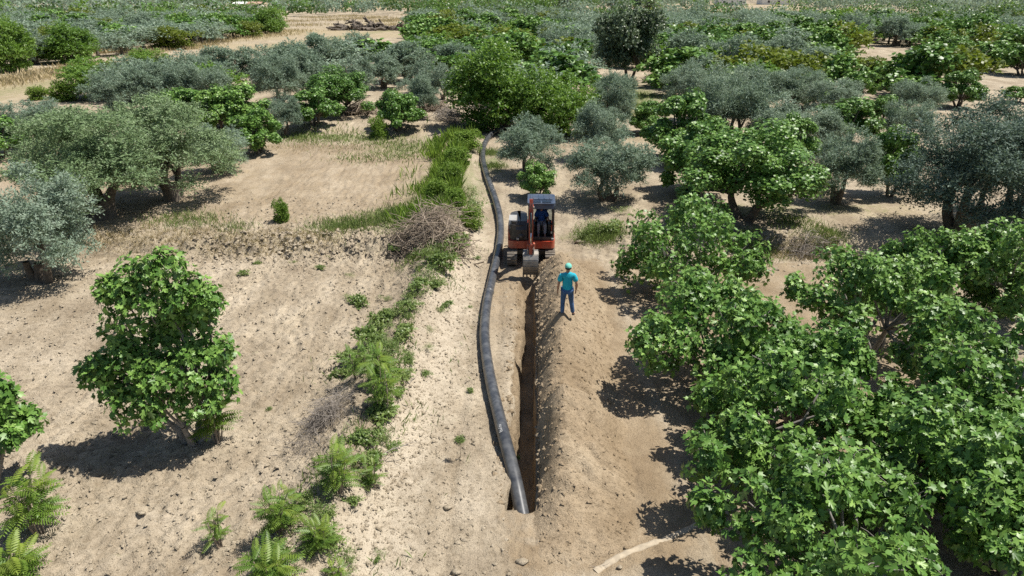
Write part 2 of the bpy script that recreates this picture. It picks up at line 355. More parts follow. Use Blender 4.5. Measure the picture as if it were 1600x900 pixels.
# mown track on the far left: pale green between straw verges
ta = np.array([G(x, y)[:2] for x, y in [(-60, 160), (0, 147), (90, 128), (200, 112), (300, 92), (430, 72), (540, 56), (640, 44)]])
def seg_dist(X, Y, P):
    d = np.full(np.shape(X), 1e9)
    for a, b in zip(P[:-1], P[1:]):
        v = b-a; t = np.clip(((X-a[0])*v[0]+(Y-a[1])*v[1])/np.dot(v, v), 0, 1)
        d = np.minimum(d, np.hypot(X-a[0]-t*v[0], Y-a[1]-t*v[1]))
    return d
sel = (fy > 50) & (fy < 400) & (fx < 0)
dd = np.full(len(fx), 1e9); dd[sel] = seg_dist(fx[sel], fy[sel], ta)
straw = np.maximum(straw, .46*np.exp(-(dd/6.5)**2)); green = np.maximum(green, .30*np.exp(-(dd/2.6)**2))
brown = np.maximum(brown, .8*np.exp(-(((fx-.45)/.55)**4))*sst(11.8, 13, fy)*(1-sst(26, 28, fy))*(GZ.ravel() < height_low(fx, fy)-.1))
brown = np.maximum(brown, .46*np.exp(-(((fx-.8)/1.9)**4+((fy-25)/4.5)**4)))
brown = np.maximum(brown, .34*np.exp(-(((fx-2.0)/1.6)**4+((fy-13)/4)**4)))
brown = np.maximum(brown, .42*((fx > 4)*(fy < 27)*(fy > 6))*np.exp(-((fx-8)/6)**4))
tb = 1-sst(12.0, 12.9, fy)
brown = np.maximum(brown, .30*sst(29, 31, fy)*(1-sst(46, 50, fy))*(fx < ridge_x(fy)-1))
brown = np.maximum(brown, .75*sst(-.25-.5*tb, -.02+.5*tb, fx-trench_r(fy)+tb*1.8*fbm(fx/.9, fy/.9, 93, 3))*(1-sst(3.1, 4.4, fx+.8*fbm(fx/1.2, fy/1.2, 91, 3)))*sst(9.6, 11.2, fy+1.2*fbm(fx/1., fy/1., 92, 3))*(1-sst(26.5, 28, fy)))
straw = np.maximum(straw, .52*sst(.60, .68, vnoise((fx*.30+90)/38., fy*.75/38., 5))*sst(190, 215, fy))
cov[:, 0], cov[:, 1], cov[:, 2], cov[:, 3] = green, straw, brown, np.maximum(.42*np.exp(-((fx-ridge_x(fy)-1.1)/1.0)**2)*(1-sst(30, 34, fy)), .34*bank_c)
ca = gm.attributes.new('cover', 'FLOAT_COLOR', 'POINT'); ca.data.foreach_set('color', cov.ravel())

# spoil heap beside the trench
hx = np.arange(.10, 3.9, .045); hy = np.arange(10.1, 27.5, .05); HX, HY = np.meshgrid(hx, hy)
HZ = height_low(HX, HY)+mound_h(HX, HY)
HZ = np.where((HX < trench_r(HY)+.055) & (HY > TR0-.05), height_low(HX, HY)-.2, HZ)
nxh, nyh = len(hx), len(hy); ii = (np.arange(nyh-1)[:, None]*nxh+np.arange(nxh-1)[None]).ravel()
Q = np.stack([ii, ii+1, ii+nxh+1, ii+nxh], 1)
keep = (((HX > trench_r(HY)+.012) | (HY < TR0-.05)) & (mound_h(HX, HY) > -.22)).ravel()
Q = Q[keep[Q].all(1)]
used = np.unique(Q); remap = np.full(nxh*nyh, -1); remap[used] = np.arange(len(used))
heap = mobj('spoil_heap', np_mesh('spoil_heap', np.column_stack([HX.ravel(), HY.ravel(), HZ.ravel()])[used], remap[Q], M['spoil'], smooth=True))
tag(heap, 'long heap of freshly dug brown soil beside the open trench', 'soil heap')

# clods and small stones
ICO_V = None
def ico():
    bm = bmesh.new(); bmesh.ops.create_icosphere(bm, subdivisions=1, radius=1); V = np.array([v.co[:] for v in bm.verts]); F = np.array([[v.index for v in f.verts] for f in bm.faces]); bm.free(); return V, F
IV, IF = ico()
def clods(n, X, Y, zf, s0, s1, name, mat, label, r=rng, tet=True):
    S = s0*(s1/s0)**(r.random(n)**2.2); Z = zf(X, Y)
    OV = np.array([(1, 0, 0), (-.5, .87, 0), (-.5, -.87, 0), (.1, .1, .85), (-.6, 0, -.4), (.5, .4, -.4)]); OF = np.array([(0, 1, 3), (1, 2, 3), (2, 0, 3), (1, 0, 5), (2, 1, 4), (0, 2, 4)])
    a = r.uniform(0, 6.28, n); J = r.uniform(.6, 1.4, (n, len(OV), 3)); base = OV[None]*J
    c, s = np.cos(a)[:, None], np.sin(a)[:, None]
    V = np.stack([base[..., 0]*c-base[..., 1]*s, base[..., 0]*s+base[..., 1]*c, base[..., 2]*.8], -1)*S[:, None, None]
    V = V+np.stack([X, Y, Z+S*.15], -1)[:, None]
    F = (OF[None]+(np.arange(n)*len(OV))[:, None, None]).reshape(-1, 3)
    return tag(mobj(name, np_mesh(name, V.reshape(-1, 3), F, mat)), label, None, kind='stuff')
n = 32000
Y = 8.5+26*rng.random(n)**1.1; X = -4.6-rng.random(n)*(7+Y*.45)
k = height_low(X, Y) > -9; clods(n, X, Y, height, .010, .075, 'clods', M['clod'], 'pale soil clods strewn over the tilled field')
n = 13000
Y = 8.5+20*rng.random(n)**1.2; X = rng.normal(-2.9, 1.3, n); X = np.where(X > .0, -3, X)
clods(n, X, Y, height, .012, .075, 'clods', M['clod'], 'crumbled pale clods along the weedy ridge')
n = 5500
Y = 10.5+16.3*rng.random(n); X = trench_r(Y)+.06+rng.random(n)*3.1
ok = mound_h(X, Y) > 0.0; X, Y = X[ok], Y[ok]
clods(len(X), X, Y, lambda a, b: height_low(a, b)+mound_h(a, b), .010, .075, 'clods', M['spoil'], 'brown clods on the spoil heap')
n = 3000
X = rng.uniform(-13.5, -3.6, n); Y = 28.1+rng.normal(0, .8, n); X2 = rng.uniform(4.5, 14, n//3); Y2 = 28.1+rng.normal(0, .8, n//3)
X, Y = np.concatenate([X, X2]), np.concatenate([Y, Y2]); clods(len(X), X, Y, height, .02, .15, 'clods', M['clod'], 'broken clods on the low terrace bank')
n = 520
Y = TR0+.1+12.6*rng.random(n); sd_ = rng.random(n) < .5; X = np.where(sd_, trench_r(Y)+.03+np.abs(rng.normal(0, .10, n)), trench_r(Y)-trench_w(Y)-.12-np.abs(rng.normal(0, .14, n)))
clods(n, X, Y, lambda a, b: np.where(a > trench_r(b), height_low(a, b)+np.maximum(mound_h(a, b), 0), height(a, b)), .02, .11, 'clods', M['spoil'], 'crumbled clods along both lips of the trench')
for px, py, s, lab in [(700, 792, .10, 'white stone lying left of the pipe end'), (815, 878, .12, 'rough pale lump of earth below the trench end'), (712, 893, .10, 'pale stone at the bottom edge of the bare strip'),
                       (968, 889, .06, 'small round stone beside the dusty flat hose'), (222, 805, .09, 'dark clod lying alone below the lone fig tree'), (905, 380, .16, 'grey stone right of the excavator track')]:
    p = G(px, py); V = IV*np.array([1.25, .85, .5])*s*rng.uniform(.6, 1.35, (len(IV), 3)); 
    tag(mobj('stone', np_mesh('stone', V, IF, M['clod']), None, (p[0], p[1], float(height(p[0], p[1]))+s*.35)), lab, 'stone')

# ------------------------------------------------------------------ plants: builders
def fig_cluster(r, nl=10, size=.25, tpl=FIG):
    k = np.arange(nl); az = k*2.4+r.uniform(0, 6.28)+r.normal(0, .25, nl); t = (k+.5)/nl                 # 0 inner .. 1 outer
    el = np.radians(75-95*t+r.normal(0, 10, nl)); pl = .03+.13*t
    D = np.column_stack([np.cos(el)*np.cos(az), np.cos(el)*np.sin(az), np.sin(el)])
    P = D*pl[:, None]; P[:, 2] -= .10*t*t
    e2 = el-np.radians(18+38*t+r.normal(0, 14, nl))
    D2 = np.column_stack([np.cos(e2)*np.cos(az), np.cos(e2)*np.sin(az), np.sin(e2)])
    side = np.column_stack([-np.sin(az), np.cos(az), 0*az]); Nn = norm(np.cross(side, D2)*-1+side*r.normal(0, .45, nl)[:, None])
    Nn = np.where(Nn[:, 2:3] < 0, -Nn, Nn)
    S = size*(.45+.62*np.sqrt(t))*r.uniform(.85, 1.15, nl)
    return P, D2, Nn, S, np.clip(.78-.55*t+r.normal(0, .2, nl), 0, 1)
CL_HI = []
for s in range(7):
    r = np.random.default_rng(100+s); a = Acc(); put_leaves(a, FIG, *fig_cluster(r, 8+s % 4)); CL_HI.append(a.mesh('leaf_cluster', M['fig']))
def rand_lobes(r, R, H, n=26, zlo=.20, zhi=.95):
    L = []
    for k in range(n):
        a = k*2.4+r.uniform(-.7, .7); q = math.sqrt((k+.6)/n)*r.uniform(.72, 1.12); q = min(q, 1.08); rad = R*.84*q; lr = R*r.uniform(.13, .28)*(1.1-.25*q)
        zt = H*(zhi-.42*q*q)*r.uniform(.82, 1.06); z = max(zt*(1-.62*r.random()**1.4)-lr*.6, H*zlo); L.append((rad*math.cos(a), rad*math.sin(a), z, lr))
    return np.array(L)
def lobe_points(r, L, per, zmin=-.55, zfloor=.3):
    P, D, I = [], [], []
    for k, (x, y, z, q) in enumerate(L):
        d = sphere_dirs(r, per, zmin); p = np.array([x, y, z])+d*q*r.uniform(.68, 1.22, (per, 1))
        dist = np.linalg.norm(p[:, None]-L[None, :, :3], axis=2)/L[None, :, 3]; dist[:, k] = 9
        ok = (dist.min(1) > .78) & (p[:, 2] > zfloor); P.append(p[ok]); D.append(d[ok]); I += [k]*int(ok.sum())
    return np.concatenate(P), np.concatenate(D), np.array(I)
def limbs(acc, r, L, base_r=.10, stems=4, sides=6, m=0, zfork=.35, targets=None):
    """stems rise from the foot, each carrying limbs to the lobes"""
    foot = []
    for k in range(stems):
        a = k*6.28/stems+r.uniform(-.4, .4); top = np.array([.45*math.cos(a), .45*math.sin(a), zfork*1.6+r.uniform(0, .5)])*r.uniform(.7, 1.2)
        P = curve_pts((.12*math.cos(a), .12*math.sin(a), -.15), top, 5, .08, r); V, F = tube(P, np.linspace(base_r*1.15, base_r*.7, 5), sides); acc.add(V, F, .5, m); foot.append((top, base_r*.68))
    for l in L:
        j = min(range(len(foot)), key=lambda q: np.linalg.norm(foot[q][0]-l[:3])); P = curve_pts(foot[j][0], l[:3], 6, .05, r); P = np.concatenate([P, [P[-1]+(P[-1]-P[-2])*.3]])
        V, F = tube(P, np.linspace(foot[j][1]*.8, .014, 7), max(4, sides-1)); acc.add(V, F, .5, m)
def near_fig(base, R, H, label, seed, lobes=None, per=52, stems=5, size=.77, zfloor=.3, zmin=-.55):
    r = np.random.default_rng(seed); L = rand_lobes(r, R, H) if lobes is None else np.array(lobes)
    root = empty('fig_tree', base); tag(root, label, 'fig tree', 'large-leaved fig trees nearest the trench')
    P, D, I = lobe_points(r, L, per, zmin, zfloor)
    tr = Acc(); limbs(tr, r, L, .085, stems); mobj('trunk', tr.mesh('trunk', M['figbark'], True), root)
    tw = Acc()
    for p, i in zip(P, I):
        if r.random() < .22:
            V, F = tube(curve_pts(L[i, :3]*.6+p*.4, p, 4, .12, r), np.linspace(.014, .007, 4), 4); tw.add(V, F)
    mobj('twigs', tw.mesh('twigs', M['figbark'], True), root)['kind'] = 'stuff'
    ax = norm(D+np.array([0, 0, .85])+r.normal(0, .38, D.shape))
    view = norm(CAM-(np.asarray(base)+P)); score = (D*view).sum(1)+r.normal(0, .15, len(P))
    order = np.argsort(-score); near, rest = order[:290], order[290:640]
    for k in near:
        o = bpy.data.objects.new('leaf_cluster', CL_HI[r.integers(len(CL_HI))]); o.parent = root
        q = Vector(ax[k]).to_track_quat('Z', 'Y').to_matrix() @ Matrix.Rotation(r.uniform(0, 6.28), 3, 'Z')
        o.matrix_basis = Matrix.Translation(Vector(P[k])) @ q.to_4x4() @ Matrix.Scale(size*r.uniform(.78, 1.2), 4); COL.objects.link(o)
    cr = Acc()
    # inner and far side leaves
    inner = L[r.integers(len(L), size=40)]; ip = inner[:, :3]+sphere_dirs(r, 40)*inner[:, 3:]*.6; ip = ip[ip[:, 2] > zfloor]
    PP = np.concatenate([P[rest], ip]); AX = np.concatenate([ax[rest], norm(sphere_dirs(r, len(ip), 0)+[0, 0, .5])])
    put_clusters(cr, r, PP, AX, 8, .25*size, FIGF)
    c = mobj('crown', cr.mesh('crown', M['fig']), root); c['kind'] = 'stuff'
    return root

def put_clusters(acc, r, P, AX, nl, size, tpl=FIGL, m=0, nv=8):
    """whole leaf clusters, a few shapes turned and set at P along AX"""
    if len(P) == 0: return
    pick = r.integers(nv, size=len(P)); h = r.normal(0, 1, (len(P), 3)); X = norm(np.cross(AX, h)); Y_ = np.cross(AX, X)
    for v in range(nv):
        a = Acc(); put_leaves(a, tpl, *fig_cluster(r, nl, size)); V = a.V[0]; F = a.F3[0]; k = np.nonzero(pick == v)[0]
        if len(k) == 0: continue
        W = P[k][:, None]+V[None, :, 0, None]*X[k][:, None]+V[None, :, 1, None]*Y_[k][:, None]+V[None, :, 2, None]*AX[k][:, None]
        acc.add(W.reshape(-1, 3), (F[None]+(np.arange(len(k))*len(V))[:, None, None]).reshape(-1, 3), (a.T[0][None]+r.normal(0, .08, (len(k), 1))).clip(0, 1).ravel(), m)
def fig_crown(acc, r, L, per, nl, size, m=0, zmin=-.6, tpl=FIGF):
    P, D, I = lobe_points(r, L, per, zmin, .25)
    ax = norm(D+[0, 0, .6]+r.normal(0, .25, D.shape))
    put_clusters(acc, r, P, ax, nl, size, tpl, m)
def spray_crown(acc, r, L, per, nl, leaf, tpl, m=0, spray=.45, droop=.25, zmin=-.6, inner=.35, tint_sd=.18, up=.35):
    """sprays of nl leaves on the lobes of L; a share of them inside"""
    P, D = [], []
    for x, y, z, q in L:
        d = sphere_dirs(r, per, zmin); f = np.where(r.random(per) < inner, r.uniform(.15, .8, per), r.uniform(.8, 1.08, per))
        P.append(np.array([x, y, z])+d*(q*f)[:, None]*[1, 1, .92]); D.append(d)
    P = np.concatenate(P); D = norm(np.concatenate(D)+[0, 0, up]+r.normal(0, .35, (len(np.concatenate(D)), 3)))
    ok = P[:, 2] > .15; P, D = P[ok], D[ok]; n = len(P)
    t = (np.arange(nl)+.5)/nl; sp = spray*r.uniform(.6, 1.3, n)
    pts = P[:, None]+D[:, None]*(sp[:, None]*(t-.5))[..., None]; pts[..., 2] -= droop*sp[:, None]*t**2
    side = norm(np.cross(D, r.normal(0, 1, (n, 3)))); sg = np.where(np.arange(nl) % 2, 1., -1.)
    ld = norm(D[:, None]*.75+side[:, None]*sg[None, :, None]*.8+r.normal(0, .3, (n, nl, 3))); ld[..., 2] -= droop*.5
    ln = norm(np.cross(ld, np.cross(np.array([0, 0, 1.]), ld)+1e-6)+r.normal(0, .45, (n, nl, 3))); ln = norm(r.normal(0, .5, (n, nl, 3))+D[:, None]*.6+[0, 0, .45])
    S = leaf*r.uniform(.7, 1.25, n*nl); tn = np.clip(np.repeat(r.normal(.5, tint_sd, n), nl)+r.normal(0, .12, n*nl), 0, 1)
    put_leaves(acc, tpl, pts.reshape(-1, 3), ld.reshape(-1, 3), ln.reshape(-1, 3), S, tn, m)
def tree_lobes(r, R, H, n, z0, z1, q0=.26, q1=.40, flat=1.0):
    L = []
    for k in range(n):
        d = sphere_dirs(r, 1, -.75)[0]; f = r.uniform(.55, .88) if k > n//4 else r.uniform(0, .4)
        zc, zh = (z0+z1)/2*H, (z1-z0)/2*H
        L.append((d[0]*R*f, d[1]*R*f, zc+d[2]*zh*f*flat, R*r.uniform(q0, q1)))
    return np.array(L)

# prototypes: nominal crown radius 2.2 m, height 4.2 m
PR, PH = 2.2, 4.2
PROTO = {}
def proto(kind, count, fn):
    PROTO[kind] = []
    for s in range(count):
        r = np.random.default_rng(abs(hash(kind)) % 1000*0+sum(map(ord, kind))*7+s); PROTO[kind].append(fn(r, s))
def mk(crown_acc, crown_mat, trunk_acc, trunk_mat): return (trunk_acc.mesh('trunk', trunk_mat, True), crown_acc.mesh('crown', crown_mat))
def olive_p(r, s, per=46, nl=9, leaf=.085, n=30, mat='olive', tw=.26):
    L = tree_lobes(r, PR, PH, n, .02, 1.0, .15, .27); c = Acc(); spray_crown(c, r, L, per, nl, leaf, blade_leaf(tw), 0, .42, .3)
    t = Acc(); limbs(t, r, L[:14], .15, 3, 7, 0, .5)
    V, F = tube([(0, 0, -.2), (.02, 0, .25), (0, .02, .7)], [.30, .22, .16], 9); t.add(V, F); return mk(c, M[mat], t, M['bark'])
proto('olive', 3, lambda r, s: olive_p(r, s, 70, 7, .130, 58, 'olive', .36))
proto('olive_green', 1, lambda r, s: olive_p(r, s, 66, 8, .125, 60, 'olive_green', .40))
proto('olive_big', 2, lambda r, s: olive_p(r, s, 84, 7, .088, 64, 'olive', .36))
proto('olive_green_big', 2, lambda r, s: olive_p(r, s, 84, 8, .090, 62, 'olive_green', .42))
proto('olive_dark', 1, lambda r, s: olive_p(r, s, 110, 7, .092, 70, 'olive_dark', .40))
proto('olive_mid', 3, lambda r, s: olive_p(r, s, 40, 7, .19, 46, 'olive', .40))
def figmid_p(r, s, per=34, nl=7, size=.26, n=14):
    L = rand_lobes(r, PR*.95, PH, n, .12, .97); c = Acc(); fig_crown(c, r, L, per, nl, size); t = Acc(); limbs(t, r, L[::2], .12, 3, 6)
    return mk(c, M['fig'], t, M['bark'])
proto('fig', 3, lambda r, s: figmid_p(r, s, 40, 7, .215, 32))
proto('fig_big', 2, lambda r, s: figmid_p(r, s, 76, 7, .125, 44))
proto('fig_mid', 3, lambda r, s: figmid_p(r, s, 19, 6, .32, 28))
def broad_p(r, s, mat, leaf=.16, per=60, nl=6, z0=.05, z1=1.0, n=26, w=.55, inner=.35, tsd=.18, bark='bark'):
    L = tree_lobes(r, PR, PH, n, z0, z1)
    if z0 < .06: L = np.concatenate([L, [(PR*.55*math.cos(k*.7), PR*.55*math.sin(k*.7), PH*r.uniform(.08, .24), PR*r.uniform(.22, .34)) for k in range(9)]])
    c = Acc(); spray_crown(c, r, L, per, nl, leaf, oval_leaf(w), 0, .4, .2, inner=inner, tint_sd=tsd); t = Acc(); limbs(t, r, L[:10], .12, 3, 6); return mk(c, M[mat], t, M[bark])
proto('plum', 2, lambda r, s: broad_p(r, s, 'plum', .15, 76, 6, -.12, 1.05, 38))
proto('citrus', 2, lambda r, s: broad_p(r, s, 'citrus', .20, 40, 6, .03, .95, 24))
proto('oak', 1, lambda r, s: broad_p(r, s, 'oak', .15, 130, 6, .10, 1.0, 44, .6, .3, .34))
proto('shrub', 2, lambda r, s: broad_p(r, s, 'verge', .20, 46, 6, -.12, .95, 26))
# far prototypes: one mesh with crown and trunk
FAR = {}
def far_p(mat, r, leaf, per, nl, w, z0=.08, z1=.98, n=18):
    L = tree_lobes(r, PR, PH, n, z0, z1, .28, .42); c = Acc(); spray_crown(c, r, L, per, nl, leaf, oval_leaf(w, .1) if w > .4 else blade_leaf(w), 0, .5, .2)
    V, F = tube([(0, 0, -.3), (0, 0, .9), (.1, 0, 2)], [.2, .15, .08], 5); c.add(V, F, .5, 1); return c.mesh('tree', [M[mat], M['bark']])
for kind, mat, leaf, per, nl, w in (('olive', 'olive', .26, 17, 6, .42), ('fig', 'fig', .34, 15, 6, .8), ('citrus', 'citrus', .32, 14, 6, .6), ('plum', 'plum', .32, 14, 6, .6)):
    FAR[kind] = [far_p(mat, np.random.default_rng(40+k+len(kind)), leaf, per, nl, w) for k in range(3)]

NAME = {'olive_dark': 'olive_tree', 'olive': 'olive_tree', 'olive_green': 'olive_tree', 'olive_mid': 'olive_tree', 'fig': 'fig_tree', 'fig_mid': 'fig_tree', 'plum': 'broadleaf_tree', 'citrus': 'citrus_tree', 'oak': 'evergreen_tree', 'shrub': 'green_shrub'}
GROUP = {'olive_tree': 'olive trees of the orchard', 'fig_tree': 'fig trees of the orchard', 'broadleaf_tree': 'broadleaf trees among the orchard', 'citrus_tree': 'yellow-green trees among the orchard', 'evergreen_tree': 'evergreen', 'green_shrub': 'shrubs along the ridge'}
_n = [0]
FOOT = []
def measure(bx, by, ty, w):
    b = G(bx, by); dp = depth_of(b); R = w/2*dp/FPX*1.12
    d = ray(bx, ty); yt = b[1]+.25*R; z = CAM_H+d[2]*yt/d[1]; H = float(np.clip(z-b[2], .5, 14)); return b, R, H
def tree(kind, bx, by, ty, w, label, stretch=1.0):
    b, R, H = measure(bx, by, ty, w); nm = NAME[kind]; _n[0] += 1
    pk = kind
    if depth_of(b) > 62 and kind in ('olive', 'fig'): pk = kind+'_mid'
    elif R > 2.9 and pk+'_big' in PROTO: pk += '_big'
    vs_ = PROTO[pk]; tr, cr = vs_[_n[0] % len(vs_)]
    root = empty(nm, (b[0], b[1], b[2]-.02), random.uniform(0, 6.28)); sc = (R/PR, R/PR, H/PH*1.0)
    for nme, me in (('trunk', tr), ('crown', cr)):
        o = mobj(nme, me, root); o.scale = sc
    FOOT.append((b[0], b[1], R)); tag(root, label, nm.replace('_', ' '), GROUP[nm]); return root

# ------------------------------------------------------------------ near fig trees
def pxfig(bx, by, ty, w, label, seed, **k):
    b, R, H = measure(bx, by, ty, w); FOOT.append((b[0], b[1], R)); return near_fig((b[0], b[1], b[2]), R, H, label, seed, **k)
b, R, H = measure(300, 692, 386, 240); FOOT.append((b[0], b[1], R))
hero = [(-.55, .3, 4.1, .62), (.2, .2, 4.25, .62), (.75, .1, 3.95, .55), (-1.05, .1, 3.55, .6), (-.3, -.2, 3.55, .65), (.9, .3, 3.3, .5), (-1.2, .0, 2.8, .6), (-.1, .5, 2.9, .5), (-2.35, -.1, 2.0, .42), (1.45, .1, 3.7, .36), (-1.55, .1, 3.9, .34),
        (-1.75, -.2, 2.15, .62), (-1.0, -.5, 2.1, .75), (-.2, -.5, 2.05, .7), (.75, -.2, 2.15, .7), (1.25, .2, 2.4, .5), (-1.9, .1, 1.6, .55), (-1.1, -.7, 1.45, .65), (-.2, -.75, 1.45, .6), (.7, -.4, 1.4, .6), (1.2, .2, 1.5, .55), (-.9, .7, 1.8, .7), (.4, .8, 1.8, .7)]
near_fig((b[0], b[1], b[2]), R, H, 'lone tall fig tree standing in bare field with its shadow on the soil', 23, [(x*.72-.05, y*.8, z*H/4.75, q*.86) for x, y, z, q in hero], per=58, stems=5, size=.74, zfloor=.55)
pxfig(-22, 760, 548, 195, 'fig tree cut off by the left edge beside pinnate-leaved sapling', 2, per=56, size=.78)
pxfig(1080, 452, 300, 235, 'fig tree right of the spoil heap, far end of the near fig row', 3)
pxfig(1105, 600, 398, 265, 'fig tree leaning over the spoil heap level with the standing man', 4)
pxfig(1195, 745, 540, 330, 'fig tree overhanging the lower part of the spoil heap', 5)
pxfig(1290, 945, 682, 400, 'fig tree filling the bottom of the picture by the flat hose', 6)
pxfig(1355, 548, 352, 250, 'fig tree behind the shaded soil gap in the near grove', 7)
pxfig(1570, 490, 318, 230, 'fig tree at right edge in front of the huge dark olive', 8)
pxfig(1510, 690, 455, 265, 'fig tree at right edge halfway down the near grove', 9)
pxfig(1235, 655, 470, 215, 'fig tree in the middle of the near grove beside the soil gap', 11)
pxfig(1450, 800, 590, 270, 'fig tree below the soil patch in the lower right grove', 12)
pxfig(1440, 470, 350, 190, 'low fig tree below the shadow of the huge dark olive', 13)
pxfig(1585, 900, 620, 320, 'fig tree in the lower right corner of the grove', 10)

# ------------------------------------------------------------------ middle ground trees, one by one
O, F_, P_ = 'olive', 'fig', 'plum'
tree(O, 68, 438, 250, 172, 'silvery olive tree with thick gnarled trunk at left edge')
tree('olive_green', 165, 340, 148, 235, 'huge sprawling greenish olive tree beside left tilled field')
tree('olive_green', 270, 312, 138, 200, 'right half of the sprawling olive clump above the terrace bank')
tree(O, 345, 270, 188, 95, 'small grey olive tree at the edge of the sprawling olive clump')
tree('olive_green', 120, 262, 165, 150, 'pale olive tree behind the sprawling clump on the left')
tree(F_, 8, 248, 170, 85, 'dark green fig tree at left edge below the mown track')
tree(F_, 405, 240, 158, 85, 'sparse many-stemmed fig tree at the corner of the small field')
tree(O, 447, 214, 142, 55, 'slender young olive tree beside the many-stemmed fig')
tree(F_, 375, 200, 118, 100, 'broad fig tree behind the sprawling olive clump')
tree(F_, 300, 192, 128, 90, 'low fig tree left of the broad fig behind the olives')
tree(F_, 492, 196, 128, 80, 'spreading fig tree left of the dark trunked fig')
tree(F_, 530, 180, 98, 112, 'big round fig tree with thick dark trunk by dry brush')
tree(F_, 622, 203, 131, 78, 'small rounded fig tree standing alone before the straw heap')
tree(O, 655, 184, 106, 62, 'two-tone olive tree beside the straw heap')
tree(O, 692, 158, 94, 46, 'slim olive tree at the end of the dirt path')
tree('shrub', 592, 216, 178, 30, 'small grey-green bush alone on the field edge')
tree('shrub', 440, 346, 306, 26, 'little broom-like sapling alone on the upper tilled field')
for bx, by, ty, w, l in [(215, 158, 84, 105, 'dark olive at the head of the row below the mown track'), (290, 148, 76, 85, 'second olive of the row below the mown track'), (355, 140, 68, 85, 'third olive of the row below the mown track'),
                         (412, 138, 66, 75, 'olive with dark trunk above the big round fig'), (458, 132, 58, 85, 'olive behind the spreading fig of the small field'), (505, 125, 48, 80, 'tall olive in the middle of the left olive band'),
                         (560, 112, 46, 85, 'dark olive next to the dry grass clearing'), (600, 138, 78, 60, 'olive with bare lower limbs above lone small fig'), (637, 128, 60, 85, 'broad olive behind the two-tone olive'),
                         (665, 146, 88, 52, 'low olive left of the dirt path end'), (715, 118, 62, 75, 'olive left of the tall bright broadleaf tree'), (765, 100, 52, 75, 'olive showing above the tall bright broadleaf tree'), (560, 150, 82, 55, 'pale olive just behind big round fig')]:
    tree(O, bx, by, ty, w, l)
tree('plum', 165, 152, 82, 100, 'bright locust-like tree between mown track and dark olive')
tree('plum', 235, 115, 78, 70, 'bright leafy crown behind the head olive of the row')
tree('shrub', 100, 158, 122, 38, 'light green sapling beside the mown track')
tree('shrub', 60, 156, 132, 28, 'tiny sapling at the lower verge of the mown track')
# centre
for k_, bx_, by_, ty_, w_, l_ in [(O, 188, 180, 96, 90, 'olive tucked behind the top of the sprawling olive clump'), (O, 258, 174, 90, 85, 'olive between the head olive and the low fig'), (O, 325, 168, 84, 80, 'olive right above the low fig behind the sprawling clump'), (F_, 340, 208, 126, 80, 'fig squeezed between sprawling olive clump and the broad fig'),
                                  (O, 440, 164, 78, 75, 'olive above the slender young olive'), (O, 482, 152, 70, 72, 'olive left above the big round fig'), (F_, 262, 204, 134, 70, 'fig peeping over the middle of sprawling olive clump'), (O, 60, 232, 150, 95, 'pale olive between left edge fig and sprawling clump'), (O, 735, 140, 82, 55, 'olive touching the tall bright broadleaf tree on its left'),
                                  (F_, 1235, 262, 168, 80, 'fig peeping over the giant fig on its right'), (O, 1410, 232, 150, 75, 'olive filling the gap behind the huge dark olive'), (F_, 1010, 208, 150, 60, 'fig between the short olive row and bright fig'), (O, 1065, 168, 92, 75, 'olive above the bright fig left of the giant fig')]:
    tree(k_, bx_, by_, ty_, w_, l_)
tree(P_, 782, 202, 72, 135, 'tall bright green broadleaf tree over the pipe end')
tree(P_, 868, 212, 98, 108, 'round bright green tree right of the tall broadleaf tree')
tree(O, 828, 275, 174, 102, 'grey olive tree right of the curved pipe')
tree(F_, 838, 310, 243, 62, 'small fig tree just behind the excavator')
tree(O, 950, 312, 196, 122, 'grey olive with forked pale trunk behind the standing man')
tree(O, 938, 250, 150, 85, 'grey olive in the middle of the short central row')
tree(O, 958, 208, 106, 78, 'farthest grey olive of the short central row')
tree('oak', 982, 128, 10, 92, 'tall dark evergreen tree with pale flecked crown')
for bx, by, ty, w, k, l in [(912, 108, 52, 62, O, 'shady olive left of the tall dark evergreen'), (868, 98, 44, 55, O, 'grey olive above the round bright tree'), (860, 84, 34, 42, 'citrus', 'brownish yellow-green tree above the round bright tree'),
                            (820, 92, 50, 60, F_, 'fig behind the tall bright broadleaf tree'), (1042, 132, 96, 48, F_, 'small fig right of dark evergreen trunk'), (915, 120, 95, 40, F_, 'low fig before the shady central olive')]:
    tree(k, bx, by, ty, w, l)
